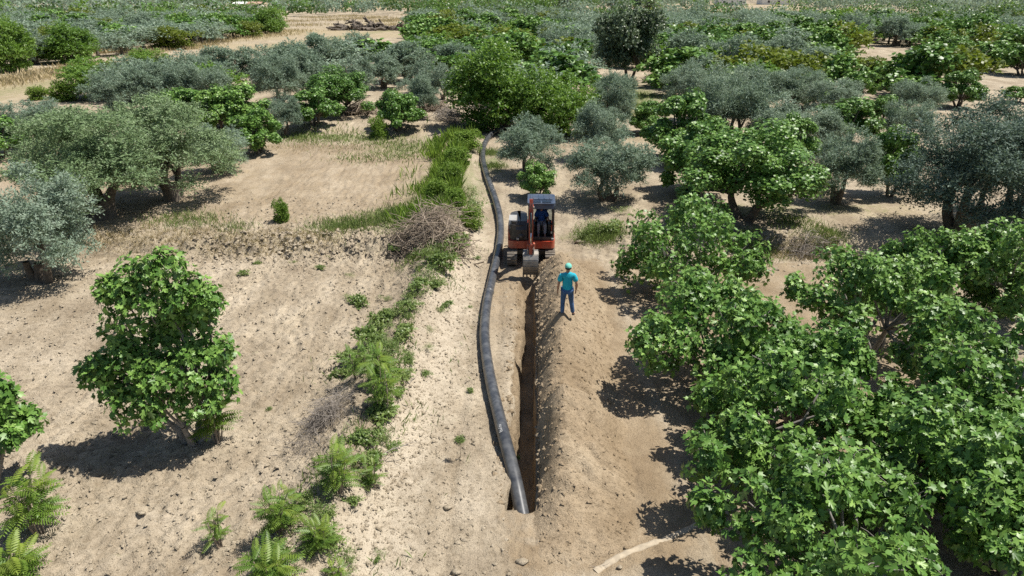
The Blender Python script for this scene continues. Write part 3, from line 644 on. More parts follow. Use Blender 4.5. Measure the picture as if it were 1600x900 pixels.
# right of centre
tree(F_, 1062, 252, 128, 125, 'bright fig tree left of the giant fig')
tree(F_, 1085, 300, 168, 130, 'left shoulder fig of the giant fig mass')
tree(F_, 1165, 342, 176, 235, 'giant fig tree with dark trunk over shaded ground')
tree(O, 1306, 318, 192, 105, 'olive with leaning trunk right of the giant fig')
tree(F_, 1388, 306, 178, 88, 'fig with forked trunk between two olives')
tree('olive_dark', 1500, 364, 148, 232, 'huge dark olive tree with thick trunk at right')
tree('olive_dark', 1590, 335, 155, 150, 'dark olive cut off by the right edge')
for bx, by, ty, w, k, l in [(1140, 232, 110, 110, O, 'grey olive behind the bright fig'), (1215, 240, 140, 110, O, 'grey olive behind the giant fig'), (1275, 236, 160, 80, O, 'silver olive above the leaning olive'), (1320, 225, 138, 105, F_, 'fig among grey olives above the leaning olive'),
                            (1105, 190, 80, 100, O, 'large olive right of the dark evergreen'), (1180, 178, 92, 95, O, 'billowing olive in the middle of the right olive mass'), (1235, 175, 100, 90, O, 'round olive in the right olive mass above the silver olive'),
                            (1265, 168, 108, 70, F_, 'fig between olives left of the bare terrace'), (1335, 160, 98, 58, F_, 'fig with dark trunk below the bare terrace'), (1300, 190, 118, 85, O, 'silvery olive before the fig with dark trunk'),
                            (1430, 178, 116, 75, O, 'grey olive behind the huge dark olive'), (1495, 168, 100, 70, F_, 'round fig at the edge of the bare right field'), (1375, 190, 140, 60, F_, 'yellowish fig behind forked-trunk fig'),
                            (1280, 130, 68, 85, O, 'smooth grey olive at left of the bare terrace'), (1370, 130, 78, 60, 'citrus', 'brownish olive-green tree on the bare terrace'), (1155, 130, 48, 90, O, 'tall olive at back of the right olive mass'), (1070, 120, 42, 90, O, 'tall olive directly right of the dark evergreen'),
                            (1215, 112, 52, 80, O, 'olive behind the billowing olive'), (1330, 72, 16, 55, O, 'dark olive by the upper end of bare terrace'), (1400, 72, 20, 60, O, 'olive pair half behind small figs'), (1440, 110, 60, 55, F_, 'small fig with visible stem on the green patch'),
                            (1490, 92, 52, 45, F_, 'small fig above the round fig'), (1545, 112, 52, 75, F_, 'fig in the row at the right field'), (1595, 118, 56, 70, F_, 'fig at the right edge of the field row'), (1590, 160, 128, 50, F_, 'low fig bush at right edge below the field row')]:
    tree(k, bx, by, ty, w, l)
# beyond the mown track, left
for bx, by, ty, w, k, l in [(105, 98, 40, 78, P_, 'dark broadleaf tree at left behind the mown track'), (55, 100, 42, 65, O, 'olive at left behind the mown track'), (15, 112, 30, 70, P_, 'shady broadleaf tree at left edge behind the track'), (75, 88, 30, 60, 'citrus', 'yellow-tipped tree behind the dark broadleaf tree'),
                            (190, 78, 28, 75, F_, 'fig on the far verge left of the yellow-green tree'), (272, 76, 32, 68, 'citrus', 'round yellow-green tree on the far verge'), (325, 62, 26, 70, F_, 'fig on the far verge right of yellow-green tree'), (393, 58, 26, 36, 'citrus', 'small yellow-green tree near the dry clearing'),
                            (425, 52, 14, 42, P_, 'dark green tree at the corner of the dry clearing'), (140, 70, 26, 60, O, 'olive above the dark broadleaf tree'), (230, 60, 16, 65, O, 'olive behind the far verge figs'), (665, 62, 20, 55, F_, 'fig at the right end of dry clearing'), (700, 60, 12, 50, 'citrus', 'light green tree right of the dry clearing')]:
    tree(k, bx, by, ty, w, l)

# ------------------------------------------------------------------ fill of the orchards behind, tree by tree
def project(P):
    v = np.asarray(P, float)-CAM; d = np.dot(v, FW); return 800+v[0]/d*FPX, 450-np.dot(v, UP)/d*FPX
def in_poly(x, y, poly):
    c = False; j = len(poly)-1
    for i in range(len(poly)):
        (xi, yi), (xj, yj) = poly[i], poly[j]
        if (yi > y) != (yj > y) and x < (xj-xi)*(y-yi)/(yj-yi)+xi: c = not c
        j = i
    return c
BARE = [[(-900, 470), (-300, 200), (0, 172), (90, 160), (330, 205), (560, 150), (690, 125), (780, 125), (800, 470)],
        [(-200, 175), (0, 118), (130, 98), (260, 82), (420, 52), (440, 28), (640, 24), (650, 88), (560, 105), (330, 142), (160, 178), (0, 220), (-200, 230)],
        [(835, 135), (850, 92), (872, 92), (880, 135)], [(905, 128), (925, 104), (1030, 108), (1050, 150), (985, 240), (965, 165), (920, 160)],
        [(1320, 130), (1335, 75), (1370, 64), (1480, 92), (1620, 98), (1800, 130), (1800, 200), (1540, 165), (1490, 130), (1440, 130), (1380, 128)],
        [(760, 470), (780, 200), (1000, 190), (1060, 250), (1800, 280), (1800, 470)]]
CAPN = {'olive': 235, 'fig': 235, 'citrus': 60, 'plum': 50}; SPARE = []
FILL_LABEL = {'olive': 'grey-green olive tree', 'fig': 'green fig tree', 'citrus': 'yellow-green tree', 'plum': 'dark leafy tree'}
COLS = [(180, 'at the left behind the mown track'), (420, 'behind the yellow-green verge tree'), (650, 'beyond the dry grass clearing'), (850, 'behind the tall bright broadleaf tree'), (1040, 'around the tall dark evergreen'), (1220, 'in the olive mass right of the evergreen'), (1400, 'around the bare right terrace'), (9999, 'at the right behind the field row')]
ROWS = [(34, 'distant'), (52, 'farther'), (80, 'middle-distance'), (999, 'nearer')]
fr = np.random.default_rng(77); foot = np.array(FOOT)
zone = lambda x, y: float(vnoise(x/38., y/38., 5))
y = 66.0
cnt = {}
while y < 215:
    sp = 5.2 if y < 140 else 5.9
    for x in np.arange(-y*.86, y*.86, sp):
        X = x+fr.uniform(-1.6, 1.6); Y = y+fr.uniform(-1.6, 1.6); Z = float(height_low(X, Y)); px, py = project((X, Y, Z))
        if px < -60 or px > 1660 or any(in_poly(px, py, q) for q in BARE): continue
        if (np.hypot(foot[:, 0]-X, foot[:, 1]-Y) < foot[:, 2]*.62+1.3).any(): continue
        f = zone(X, Y); u = fr.random()
        olive_share = np.clip((f-.5)*4+(.62 if px > 1040 else .42), .08, .92)
        if py < 66: olive_share *= .55
        if 640 < px < 860 and 55 < py < 100: olive_share = .15
        kind = 'olive' if u < olive_share else ('fig' if fr.random() < .80 else ('citrus' if fr.random() < .55 else 'plum'))
        R = fr.uniform(2.8, 4.1) if kind == 'olive' else fr.uniform(2.4, 3.7); H = R*fr.uniform(1.05, 1.45)*(.85 if px < 700 else 1.0)
        if cnt.get(kind, 0) >= CAPN[kind]: SPARE.append((kind, X, Y, R, H)); continue
        nm = NAME[kind]; o = mobj(nm, FAR[kind][fr.integers(3)], None, (X, Y, Z-.05)); o.scale = (R/PR, R/PR, H/PH); o.rotation_euler = (0, 0, fr.uniform(0, 6.28))
        zl = next(t for a_, t in ROWS if py < a_)+' '+FILL_LABEL[kind]+' '+next(t for a_, t in COLS if px < a_)
        tag(o, zl, nm.replace('_', ' '), zl.replace(' tree ', ' trees ', 1)); cnt[kind] = cnt.get(kind, 0)+1
    y += sp*.93
print('fill', cnt)
# the far orchards that read as one mass
fa = {'olive': Acc(), 'fig': Acc(), 'plum': Acc()}
def mass_tree(kind, X, Y, R, H, nq, k=1.0):
    d = sphere_dirs(fr, nq, -.35); lump = 1+.25*np.sin(d[:, 0]*5+X)*np.cos(d[:, 1]*6+Y)
    P = np.array([X, Y, .9+H*.42])+d*np.array([R, R, H*.52])*(lump*fr.uniform(.84, 1.0, nq))[:, None]
    put_leaves(fa[kind if kind in fa else 'plum'], BROAD, P, sphere_dirs(fr, nq, -.3), norm(d*1.6+fr.normal(0, .26, (nq, 3))), fr.uniform(.8, 1.5, nq)*k, np.clip(fr.normal(.26, .09, nq)+fr.normal(0, .24), 0, 1))
for kind, X, Y, R, H in SPARE:
    u = fr.random()
    if u < .30: continue
    mass_tree('olive' if u < .55 else ('fig' if u < .82 else 'plum'), X, Y, R*.95, H*1.3, 220, .48)
y = 214.0
while y < 560:
    sp = 9.4 if y < 330 else 11.5
    for x in np.arange(-y*.80, y*.80, sp):
        X = x+fr.uniform(-2, 2); Y = y+fr.uniform(-2, 2); px, py = project((X, Y, .9))
        if any(in_poly(px, py, q) for q in BARE[:2]): continue
        if zone(X*.30+90, Y*.75) > .66 or (352 < px < 428 and 12 < py < 36) or (1105 < px < 1255 and 5 < py < 17) or (1320 < px < 1372 and 4 < py < 14): continue
        f = zone(X*.55, Y*.9+50); kind = 'olive' if fr.random() < np.clip((f-.5)*5+(.15 if px < 700 else .28), .05, .95) else ('fig' if fr.random() < .72 else 'plum')
        R = fr.uniform(2.3, 4.0); H = R*fr.uniform(1.4, 2.1)*(1.6 if fr.random() < .10 else 1); nq = 190 if y < 330 else 110
        mass_tree(kind, X, Y, R, H, nq, .62 if y < 330 else .95)
    y += sp*.95
for kind, lab in (('olive', 'grey-green olive woods merging towards the horizon'), ('fig', 'green fig orchards merging towards the horizon'), ('plum', 'dark leafy woods merging towards the horizon')):
    tag(mobj('far_orchard', fa[kind].mesh('far_orchard', M[kind])), lab, None, kind='stuff')
# tall pale-trunked trees at the top of the picture
for bx, by, w, hh, l in [(886, 34, 34, 17, 'tall dark tree left of the pale trunks at the top edge'), (956, 34, 22, 20, 'tall tree with white trunk at the top edge, left one'), (994, 36, 26, 20, 'tall tree with white trunk above the dark evergreen'), (1012, 34, 22, 16, 'slim tall tree right of the white trunks')]:
    g = G(bx, by); R = w/2*depth_of(g)/FPX*1.1; r = np.random.default_rng(bx); root = empty('poplar_tree', g); tag(root, l, 'poplar tree', 'tall trees at the top edge')
    L = np.array([(r.uniform(-.5, .5)*R, r.uniform(-.5, .5)*R, z, R*r.uniform(.35, .6)) for z in np.linspace(hh*.22, hh, 16)]); c = Acc(); spray_crown(c, r, L, 40, 5, .5, oval_leaf(.5), 0, .8, .3)
    t = Acc(); V, F = tube(curve_pts((0, 0, -.3), (0, 0, hh*.9), 7, .01, r), np.linspace(.45, .1, 7), 7); t.add(V, F); mobj('trunk', t.mesh('trunk', M['whitebark'], True), root); mobj('crown', c.mesh('crown', M['oak']), root)

# ------------------------------------------------------------------ box and prism helpers
def bm_mesh(name, bm, mat, bev=0, smooth=False, segs=2):
    if bev: bmesh.ops.bevel(bm, geom=[e for e in bm.edges if len(e.link_faces) == 2 and e.calc_face_angle(0) > .5], offset=bev, segments=segs, affect='EDGES', profile=.5)
    bmesh.ops.recalc_face_normals(bm, faces=bm.faces)
    me = bpy.data.meshes.new(name); bm.to_mesh(me); bm.free(); me.materials.append(mat)
    if smooth:
        for p in me.polygons: p.use_smooth = True
    return me
def box(name, x0, x1, y0, y1, z0, z1, mat, parent=None, bev=.01, loc=None, rot=None):
    bm = bmesh.new(); bmesh.ops.create_cube(bm, size=1); bmesh.ops.scale(bm, vec=(x1-x0, y1-y0, z1-z0), verts=bm.verts); bmesh.ops.translate(bm, vec=((x0+x1)/2, (y0+y1)/2, (z0+z1)/2), verts=bm.verts)
    o = mobj(name, bm_mesh(name, bm, mat, bev), parent, loc)
    if rot: o.rotation_euler = rot
    return o
def prism(name, prof, x0, x1, mat, parent=None, bev=.01, axis='x', smooth=False, taper=None):
    """profile (a, b) in the plane across axis, extruded along axis"""
    bm = bmesh.new(); lo = []; hi = []
    f = (lambda a, b, c: (c, a, b)) if axis == 'x' else ((lambda a, b, c: (a, c, b)) if axis == 'y' else (lambda a, b, c: (a, b, c)))
    for a, b in prof: lo.append(bm.verts.new(f(a, b, x0))); hi.append(bm.verts.new(f(a, b, x1)))
    n = len(prof); bm.faces.new(lo); bm.faces.new(hi[::-1])
    for i in range(n): bm.faces.new((lo[i], hi[i], hi[(i+1) % n], lo[(i+1) % n]))
    return mobj(name, bm_mesh(name, bm, mat, bev, smooth), parent)
def rod(name, a, b, r, mat, parent=None, sides=12, r2=None):
    P = np.array([a, a, b, b], float); rr = np.array([.001, r, r2 or r, .001]); e = norm(P[2]-P[1])*1e-4; P[0] -= e; P[3] += e
    V, F = tube(np.array([P[1], P[2]]), [r, r2 or r], sides); V = np.concatenate([V, [P[0]], [P[3]]]); i = np.arange(sides); j = (i+1) % sides
    F3 = np.concatenate([np.stack([j, i, np.full(sides, 2*sides)], 1), np.stack([sides+i, sides+j, np.full(sides, 2*sides+1)], 1)])
    return mobj(name, np_mesh(name, V, [F3, F], mat), parent)
def pbox(name, a, b, w, t, mat, parent=None, bev=.008):
    """a bar of section w (across x) by t from a to b in the yz plane"""
    a = np.array(a, float); b = np.array(b, float); d = norm(b-a); nrm = np.array([0, -d[2], d[1]])
    pr = [(p[1], p[2]) for p in (a+nrm*t/2, b+nrm*t/2, b-nrm*t/2, a-nrm*t/2)]; return prism(name, pr, a[0]-w/2, a[0]+w/2, mat, parent, bev)

# ------------------------------------------------------------------ pipe
M['pipe'] = plain('black pipe plastic', (.044, .047, .053), .33, var=.3, scale=5, dust=(.17, .17, .165), dustamt=.6)
PW = .162
pp = [(790, 197), (778, 204), (765, 213), (757, 226), (754, 243), (757, 262), (766, 290), (775, 315), (781, 340), (782, 370), (776, 405), (768, 440), (760, 480), (757, 520), (760, 556), (767, 597), (777, 640)]
pts = [G(x, y, lift=PW) for x, y in pp]; pts = [np.array([p[0], p[1], float(height_low(p[0], p[1]))+PW+.015]) for p in pts]
far_pts = [G(x, y) for x, y in [(842, 122), (832, 150), (812, 180)]]; far_pts = [p+[0, 0, PW] for p in far_pts]
end = [G(x, y, lift=l) for x, y, l in ((787, 680, .20), (797, 718, .08), (806, 755, -.08), (812, 785, -.24))]; end.append(2*end[-1]-end[-2])
ctrl = np.array(far_pts+pts+end)
def spline(C, m=9):
    out = []
    for k in range(len(C)-1):
        p0, p1, p2, p3 = C[max(k-1, 0)], C[k], C[k+1], C[min(k+2, len(C)-1)]
        t = np.linspace(0, 1, m, endpoint=False)[:, None]
        out.append(.5*((2*p1)+(-p0+p2)*t+(2*p0-5*p1+4*p2-p3)*t**2+(-p0+3*p1-3*p2+p3)*t**3))
    return np.concatenate(out+[C[-1:]])
PP = spline(ctrl); 
for _ in range(4): PP[1:-1] = .25*PP[:-2]+.5*PP[1:-1]+.25*PP[2:]
V, F = tube(PP, PW, 24); pipe = mobj('water_pipe', np_mesh('water_pipe', V, F, M['pipe'], smooth=True))
tag(pipe, 'long black plastic pipe curving along the trench and dipping into it', 'pipe')
sl = np.concatenate([[0], np.cumsum(np.linalg.norm(np.diff(PP, axis=0), axis=1))])
for s_ in (sl[-1]-11.6, sl[-1]-23.2, sl[-1]-24.0, sl[-1]-35):
    k = int(np.searchsorted(sl, s_)); k = min(max(k, 2), len(PP)-3); a = PP[k]; d = norm(PP[k+1]-PP[k-1])
    V, F = tube([a-d*.05, a-d*.03, a, a+d*.03, a+d*.05], [PW-.004, PW+.014, PW+.006, PW+.014, PW-.004], 24); mobj('weld_bead', np_mesh('weld_bead', V, F, M['pipe'], smooth=True), pipe)
M['mark'] = plain('white print', (.36, .36, .35), .6)
k = int(np.searchsorted(sl, sl[-1]-2.9))
for q in range(6):                                        # short white printed marks on the pipe
    a = PP[k]; d = norm(PP[k]-PP[k-1]); c = a+d*(q*.055)+np.array([.05, 0, 0]); up_ = np.array([.05, 0, PW*.985]); c = a+d*(q*.055); x_ = norm(np.cross(d, [0, 0, 1.])); 
    w0, w1 = -.02, .03+.02*(q % 3); vv = []
    for w_, l_ in ((w0, 0), (w1, 0), (w1, .03), (w0, .03)):
        an = (w_+.05)/PW; vv.append(c+d*l_+(PW+.003)*(x_*math.sin(an)+np.cross(x_, d)*math.cos(an)))
    mobj('print_mark', np_mesh('print_mark', np.array(vv), np.array([[0, 1, 2, 3]]), M['mark']), pipe)

# ------------------------------------------------------------------ excavator
M['red'] = plain('orange red paint', (.40, .050, .022), .42, var=.22, scale=3, dust=(.36, .27, .18), dustamt=.45)
M['black'] = plain('black enamel', (.022, .024, .028), .4, var=.3, scale=4, dust=(.20, .17, .13), dustamt=.35)
M['roof'] = plain('dark roof paint', (.040, .058, .095), .38, var=.25, scale=3, dust=(.20, .19, .18), dustamt=.4)
M['grey'] = plain('grey panel', (.34, .34, .33), .45, var=.15, scale=4, dust=(.40, .33, .24), dustamt=.4)
M['rubber'] = plain('dusty rubber', (.12, .105, .09), .9, var=.35, scale=8, dust=(.38, .31, .22), dustamt=.85)
M['steel'] = plain('worn steel', (.30, .285, .26), .5, .5, var=.35, scale=7, dust=(.33, .26, .18), dustamt=.6)
M['chrome'] = plain('chrome rod', (.62, .62, .62), .2, 1.0, var=.05)
M['seat'] = plain('seat cloth', (.03, .03, .035), .9)
m_, N, L_, B_ = new_mat('cab glass'); gl = N.new('ShaderNodeBsdfGlossy'); gl.inputs['Roughness'].default_value = .04; tp = N.new('ShaderNodeBsdfTransparent'); tp.inputs[0].default_value = (.72, .78, .80, 1)
lw = N.new('ShaderNodeLayerWeight'); lw.inputs[0].default_value = .35; mx = N.new('ShaderNodeMixShader'); L_.new(lw.outputs['Fresnel'], mx.inputs[0]); L_.new(tp.outputs[0], mx.inputs[1]); L_.new(gl.outputs[0], mx.inputs[2]); L_.new(mx.outputs[0], N['Material Output'].inputs[0]); M['glass'] = m_
EX = empty('mini_excavator', (.80, 27.55, .05), -.03); tag(EX, 'compact orange-red tracked excavator with dark cab digging the trench', 'excavator')
def loop_pts(r, half, zc, n=9):
    a = np.linspace(-math.pi/2, math.pi/2, n); P = [(half+r*math.cos(t), zc+r*math.sin(t)) for t in a]; Q_ = [(-half-r*math.cos(t), zc-r*math.sin(t)) for t in a]; return P+Q_
bm = bmesh.new(); bmesh.ops.create_cube(bm, size=1); bmesh.ops.scale(bm, vec=(.40, .055, .030), verts=bm.verts); lug_me = bm_mesh('track_lug', bm, M['rubber'], .008, segs=1)
for sx in (-1, 1):
    cx = sx*.765; tr = empty('track', (cx, 0, 0)); tr.parent = EX
    outer, inner = loop_pts(.265, .93, .295), loop_pts(.225, .93, .295); bm = bmesh.new(); n = len(outer); vv = [[bm.verts.new((x, p[0], p[1])) for p in prof] for x in (-.20, .20) for prof in (outer, inner)]
    for i in range(n):
        j = (i+1) % n; bm.faces.new((vv[0][i], vv[0][j], vv[2][j], vv[2][i])); bm.faces.new((vv[1][i], vv[3][i], vv[3][j], vv[1][j])); bm.faces.new((vv[0][i], vv[1][i], vv[1][j], vv[0][j])); bm.faces.new((vv[2][i], vv[2][j], vv[3][j], vv[3][i]))
    mobj('track_belt', bm_mesh('track_belt', bm, M['rubber']), tr)
    per = 4*.93+2*math.pi*.265; nl = 42
    for k in range(nl):
        s_ = k/nl*per; r_ = .275
        if s_ < 1.86: y_, z_, an = -.93+s_, .295+r_, 0
        elif s_ < 1.86+math.pi*.265: t = (s_-1.86)/.265; y_, z_, an = .93+r_*math.sin(t), .295+r_*math.cos(t), -t
        elif s_ < 3.72+math.pi*.265: y_, z_, an = .93-(s_-1.86-math.pi*.265), .295-r_, math.pi
        else: t = (s_-3.72-math.pi*.265)/.265; y_, z_, an = -.93-r_*math.sin(t), .295-r_*math.cos(t), math.pi-t
        o = bpy.data.objects.new('track_lug', lug_me); o.location = (0, y_, z_); o.rotation_euler = (an, 0, 0); link(o, tr)
    box('track_frame', -.12, .12, -.85, .85, .17, .42, M['black'], tr, .03)
    for y_, r_ in ((-.93, .21), (.93, .21)): rod('idler_wheel', (-.14, y_, .295), (.14, y_, .295), r_, M['black'], tr, 18)
    for y_ in (-.5, 0, .5): rod('roller', (-.15, y_, .14), (.15, y_, .14), .07, M['steel'], tr, 12)
box('undercarriage', -.58, .58, -.55, .55, .30, .52, M['black'], EX, .03)
rod('slew_ring', (0, 0, .5), (0, 0, .66), .46, M['black'], EX, 28)
box('dozer_blade', -.95, .95, 1.35, 1.45, .08, .48, M['red'], EX, .03); box('blade_arm', -.45, -.33, .5, 1.36, .2, .32, M['black'], EX); box('blade_arm', .33, .45, .5, 1.36, .2, .32, M['black'], EX)
def rrect(x0, x1, y0, y1, rf, rb):                        # plan outline with rounded corners, front radius rf, back radius rb
    P = []
    for cx, cy, r_, a0 in ((x1-rf, y0+rf, rf, -90), (x1-rb, y1-rb, rb, 0), (x0+rb, y1-rb, rb, 90), (x0+rf, y0+rf, rf, 180)):
        P += [(cx+r_*math.cos(math.radians(a0+k*18)), cy+r_*math.sin(math.radians(a0+k*18))) for k in range(6)]
    return P
prism('deck', rrect(-.95, .95, -.78, 1.02, .22, .55), .66, .96, M['red'], EX, .025, 'z')
prism('counterweight', rrect(-.95, .95, .35, 1.06, .12, .56), .965, 1.30, M['red'], EX, .03, 'z')
hood = prism('engine_hood', rrect(-.90, -.16, -.66, .95, .26, .43), .965, 1.60, M['black'], EX, .06, 'z')
prism('hood_side', [(-.52, .975), (.55, .975), (.50, 1.32), (.1, 1.50), (-.36, 1.46), (-.52, 1.25)], -.95, -.86, M['red'], hood, .03)
prism('hood_top', rrect(-.88, -.19, -.58, .93, .24, .42), 1.60, 1.72, M['black'], hood, .05, 'z')
prism('front_cover', [(-.685, 1.0), (-.72, 1.02), (-.72, 1.42), (-.56, 1.74), (-.50, 1.74), (-.655, 1.40)], -.62, -.17, M['black'], hood, .015)
prism('side_panel', [(-.55, 1.42), (-.48, 1.745), (.2, 1.765), (.5, 1.60), (.3, 1.42)], -.915, -.60, M['grey'], hood, .05)
rod('filler_cap', (-.40, -.74, 1.14), (-.40, -.705, 1.14), .12, M['black'], hood, 18)
box('handrail', -.90, -.87, -.68, -.65, 1.2, 1.62, M['black'], hood, .01)
cab = empty('cab', (0, 0, 0)); cab.parent = EX
cx0, cx1, cy0, cy1 = -.14, .91, -.66, .62
box('floor', cx0, cx1, cy0, cy1, .965, 1.01, M['black'], cab)
box('front_sill', cx0, cx1, cy0-.03, cy0+.05, 1.012, 1.12, M['black'], cab)
for x, y_, dx in ((cx0, cy0, .07), (cx1-.07, cy0, .07), (cx0, cy1-.07, .07), (cx1-.07, cy1-.07, .07), (cx1-.06, .02, .05)): box('cab_post', x, x+dx, y_, y_+.07, 1.012, 2.40, M['black'], cab, .015)
roof = prism('roof', rrect(cx0-.03, cx1+.03, cy0-.05, cy1+.05, .14, .14), 2.40, 2.52, M['roof'], cab, .045, 'z')
prism('roof_panel', rrect(cx0+.08, cx1-.08, cy0+.42, cy1-.08, .08, .08), 2.522, 2.555, M['roof'], roof, .015, 'z')
for k in range(4): box('roof_rib', cx0+.18+k*.22, cx0+.22+k*.22, cy0+.5, cy1-.15, 2.556, 2.572, M['roof'], roof, .006)
for k in range(2): box('skylight', cx0+.14+k*.41, cx0+.50+k*.41, cy0+.04, cy0+.34, 2.524, 2.534, M['glass'], roof, 0)
prism('visor', [(cy0-.07, 2.30), (cy0-.05, 2.42), (cy0-.01, 2.42), (cy0-.03, 2.30)], cx0+.02, cx1-.02, M['roof'], roof, .01)
box('rear_pane', cx0+.075, cx1-.075, cy1-.04, cy1-.03, 1.45, 2.40, M['glass'], cab, 0); box('rear_panel', cx0+.075, cx1-.075, cy1-.06, cy1-.02, 1.012, 1.445, M['black'], cab)
box('side_pane', cx1-.04, cx1-.03, cy0+.075, .015, 1.15, 2.40, M['glass'], cab, 0); box('side_pane', cx1-.04, cx1-.03, .075, cy1-.075, 1.30, 2.40, M['glass'], cab, 0); box('side_pane', cx0+.03, cx0+.04, cy0+.075, cy1-.075, 1.72, 2.40, M['glass'], cab, 0)
box('door_panel', cx1-.05, cx1-.02, cy0+.075, .015, 1.012, 1.145, M['black'], cab)
seat = box('seat', .16, .66, -.02, .46, 1.22, 1.36, M['seat'], cab, .05); box('seat_back', .18, .64, .40, .52, 1.365, 1.95, M['seat'], seat, .05); box('seat_base', .24, .58, .06, .42, 1.012, 1.215, M['black'], seat)
for x in (.10, .72): box('console', x-.07, x+.07, -.18, .36, 1.012, 1.50, M['black'], cab, .03); rod('lever', (x, -.12, 1.5), (x, -.2, 1.70), .014, M['black'], cab); 
rod('travel_lever', (.34, -.42, 1.01), (.34, -.46, 1.62), .012, M['black'], cab); rod('travel_lever', (.46, -.42, 1.01), (.46, -.46, 1.62), .012, M['black'], cab)
# boom, stick, bucket (in the plane x = bx)
bx = -.015
box('swing_bracket', bx-.17, bx+.17, -1.02, -.76, .52, .96, M['red'], EX, .04)
boom = prism('boom', [(-.86, .80), (-1.02, .86), (-1.22, 1.55), (-1.55, 2.18), (-2.02, 2.68), (-2.10, 2.80), (-1.98, 2.86), (-1.40, 2.42), (-.98, 1.72)], bx-.085, bx+.085, M['red'], EX, .018)
rod('pin', (bx-.12, -.93, .88), (bx+.12, -.93, .88), .05, M['steel'], boom); rod('pin', (bx-.12, -2.02, 2.75), (bx+.12, -2.02, 2.75), .045, M['steel'], boom)
cyl = rod('boom_cylinder', (bx, -1.10, .80), (bx, -1.34, 1.45), .05, M['black'], EX); rod('rod', (bx, -1.34, 1.45), (bx, -1.56, 2.04), .027, M['chrome'], cyl)
cyl = rod('stick_cylinder', (bx, -1.28, 2.44), (bx, -1.75, 2.86), .045, M['black'], EX); rod('rod', (bx, -1.75, 2.86), (bx, -2.12, 3.06), .024, M['chrome'], cyl)
stick = prism('stick', [(-2.12, 3.10), (-2.02, 3.08), (-1.93, 2.72), (-1.98, 1.10), (-2.06, 1.02), (-2.13, 1.10), (-2.20, 2.30), (-2.18, 2.85)], bx-.07, bx+.07, M['red'], EX, .015)
rod('pin', (bx-.10, -2.06, 1.08), (bx+.10, -2.06, 1.08), .04, M['steel'], stick)
cyl = rod('bucket_cylinder', (bx, -2.27, 2.62), (bx, -2.30, 1.85), .042, M['black'], EX); rod('rod', (bx, -2.30, 1.85), (bx, -2.28, 1.32), .023, M['chrome'], cyl)
pbox('bucket_link', (bx, -2.28, 1.34), (bx, -2.12, 1.30), .16, .05, M['black'], EX); pbox('bucket_link', (bx, -2.29, 1.36), (bx, -2.30, .98), .13, .055, M['red'], EX)
for s_ in (-.05, .03):                                     # hoses
    V, F = tube(spline(np.array([(bx+s_+.01, -.9, 1.0), (bx+s_, -1.05, 1.80), (bx+s_, -1.45, 2.52), (bx+s_, -2.0, 3.0), (bx+s_, -2.24, 2.8), (bx+s_, -2.3, 2.5)]), 6), .014, 6); mobj('hose', np_mesh('hose', V, F, M['black'], smooth=True), EX)
bk = empty('bucket', (bx, 0, 0)); bk.parent = EX
prof = [(-1.98, 1.06), (-2.18, 1.06), (-2.34, .95), (-2.44, .76), (-2.46, .56), (-2.40, .38), (-2.30, .22), (-2.22, .10)]
th = [(a+.022, b-.012) for a, b in reversed(prof)]
prism('shell', prof+th, -.30, .30, M['steel'], bk, 0)
for x in (-.302, .280): prism('side_plate', prof+[(-2.17, .12), (-1.94, .70), (-1.93, 1.0)], x, x+.022, M['steel'], bk, 0)
for k, (a, b) in enumerate(((1, 2), (2, 3), (3, 4), (4, 5), (5, 6), (6, 7))):
    p, q = np.array(prof[a]), np.array(prof[b]); c_ = (p+q)/2; d_ = (q-p)*.36; nn = np.array([-(q-p)[1], (q-p)[0]]); nn = nn/np.linalg.norm(nn)*-.016
    if nn[0] > 0: nn = -nn
    prism('wear_strip', [tuple(c_-d_), tuple(c_+d_), tuple(c_+d_+nn), tuple(c_-d_+nn)], -.285, .285, M['steel'], bk, 0)
for k in range(5): x = -.28+k*.14; prism('tooth', [(-2.255, .16), (-2.20, .14), (-2.14, -.02), (-2.165, -.025)], x-.028, x+.028, M['steel'], bk, .004)
box('ear', -.13, -.10, -2.36, -1.98, 1.0, 1.17, M['steel'], bk, .02); box('ear', .10, .13, -2.36, -1.98, 1.0, 1.17, M['steel'], bk, .02)
for s_ in (-.62, .62): box('work_light', s_*.8+.36-.05 if s_ > 0 else -.60, s_*.8+.36+.05 if s_ > 0 else -.50, -.80, -.74, 1.02, 1.10, M['grey'], EX, .01)

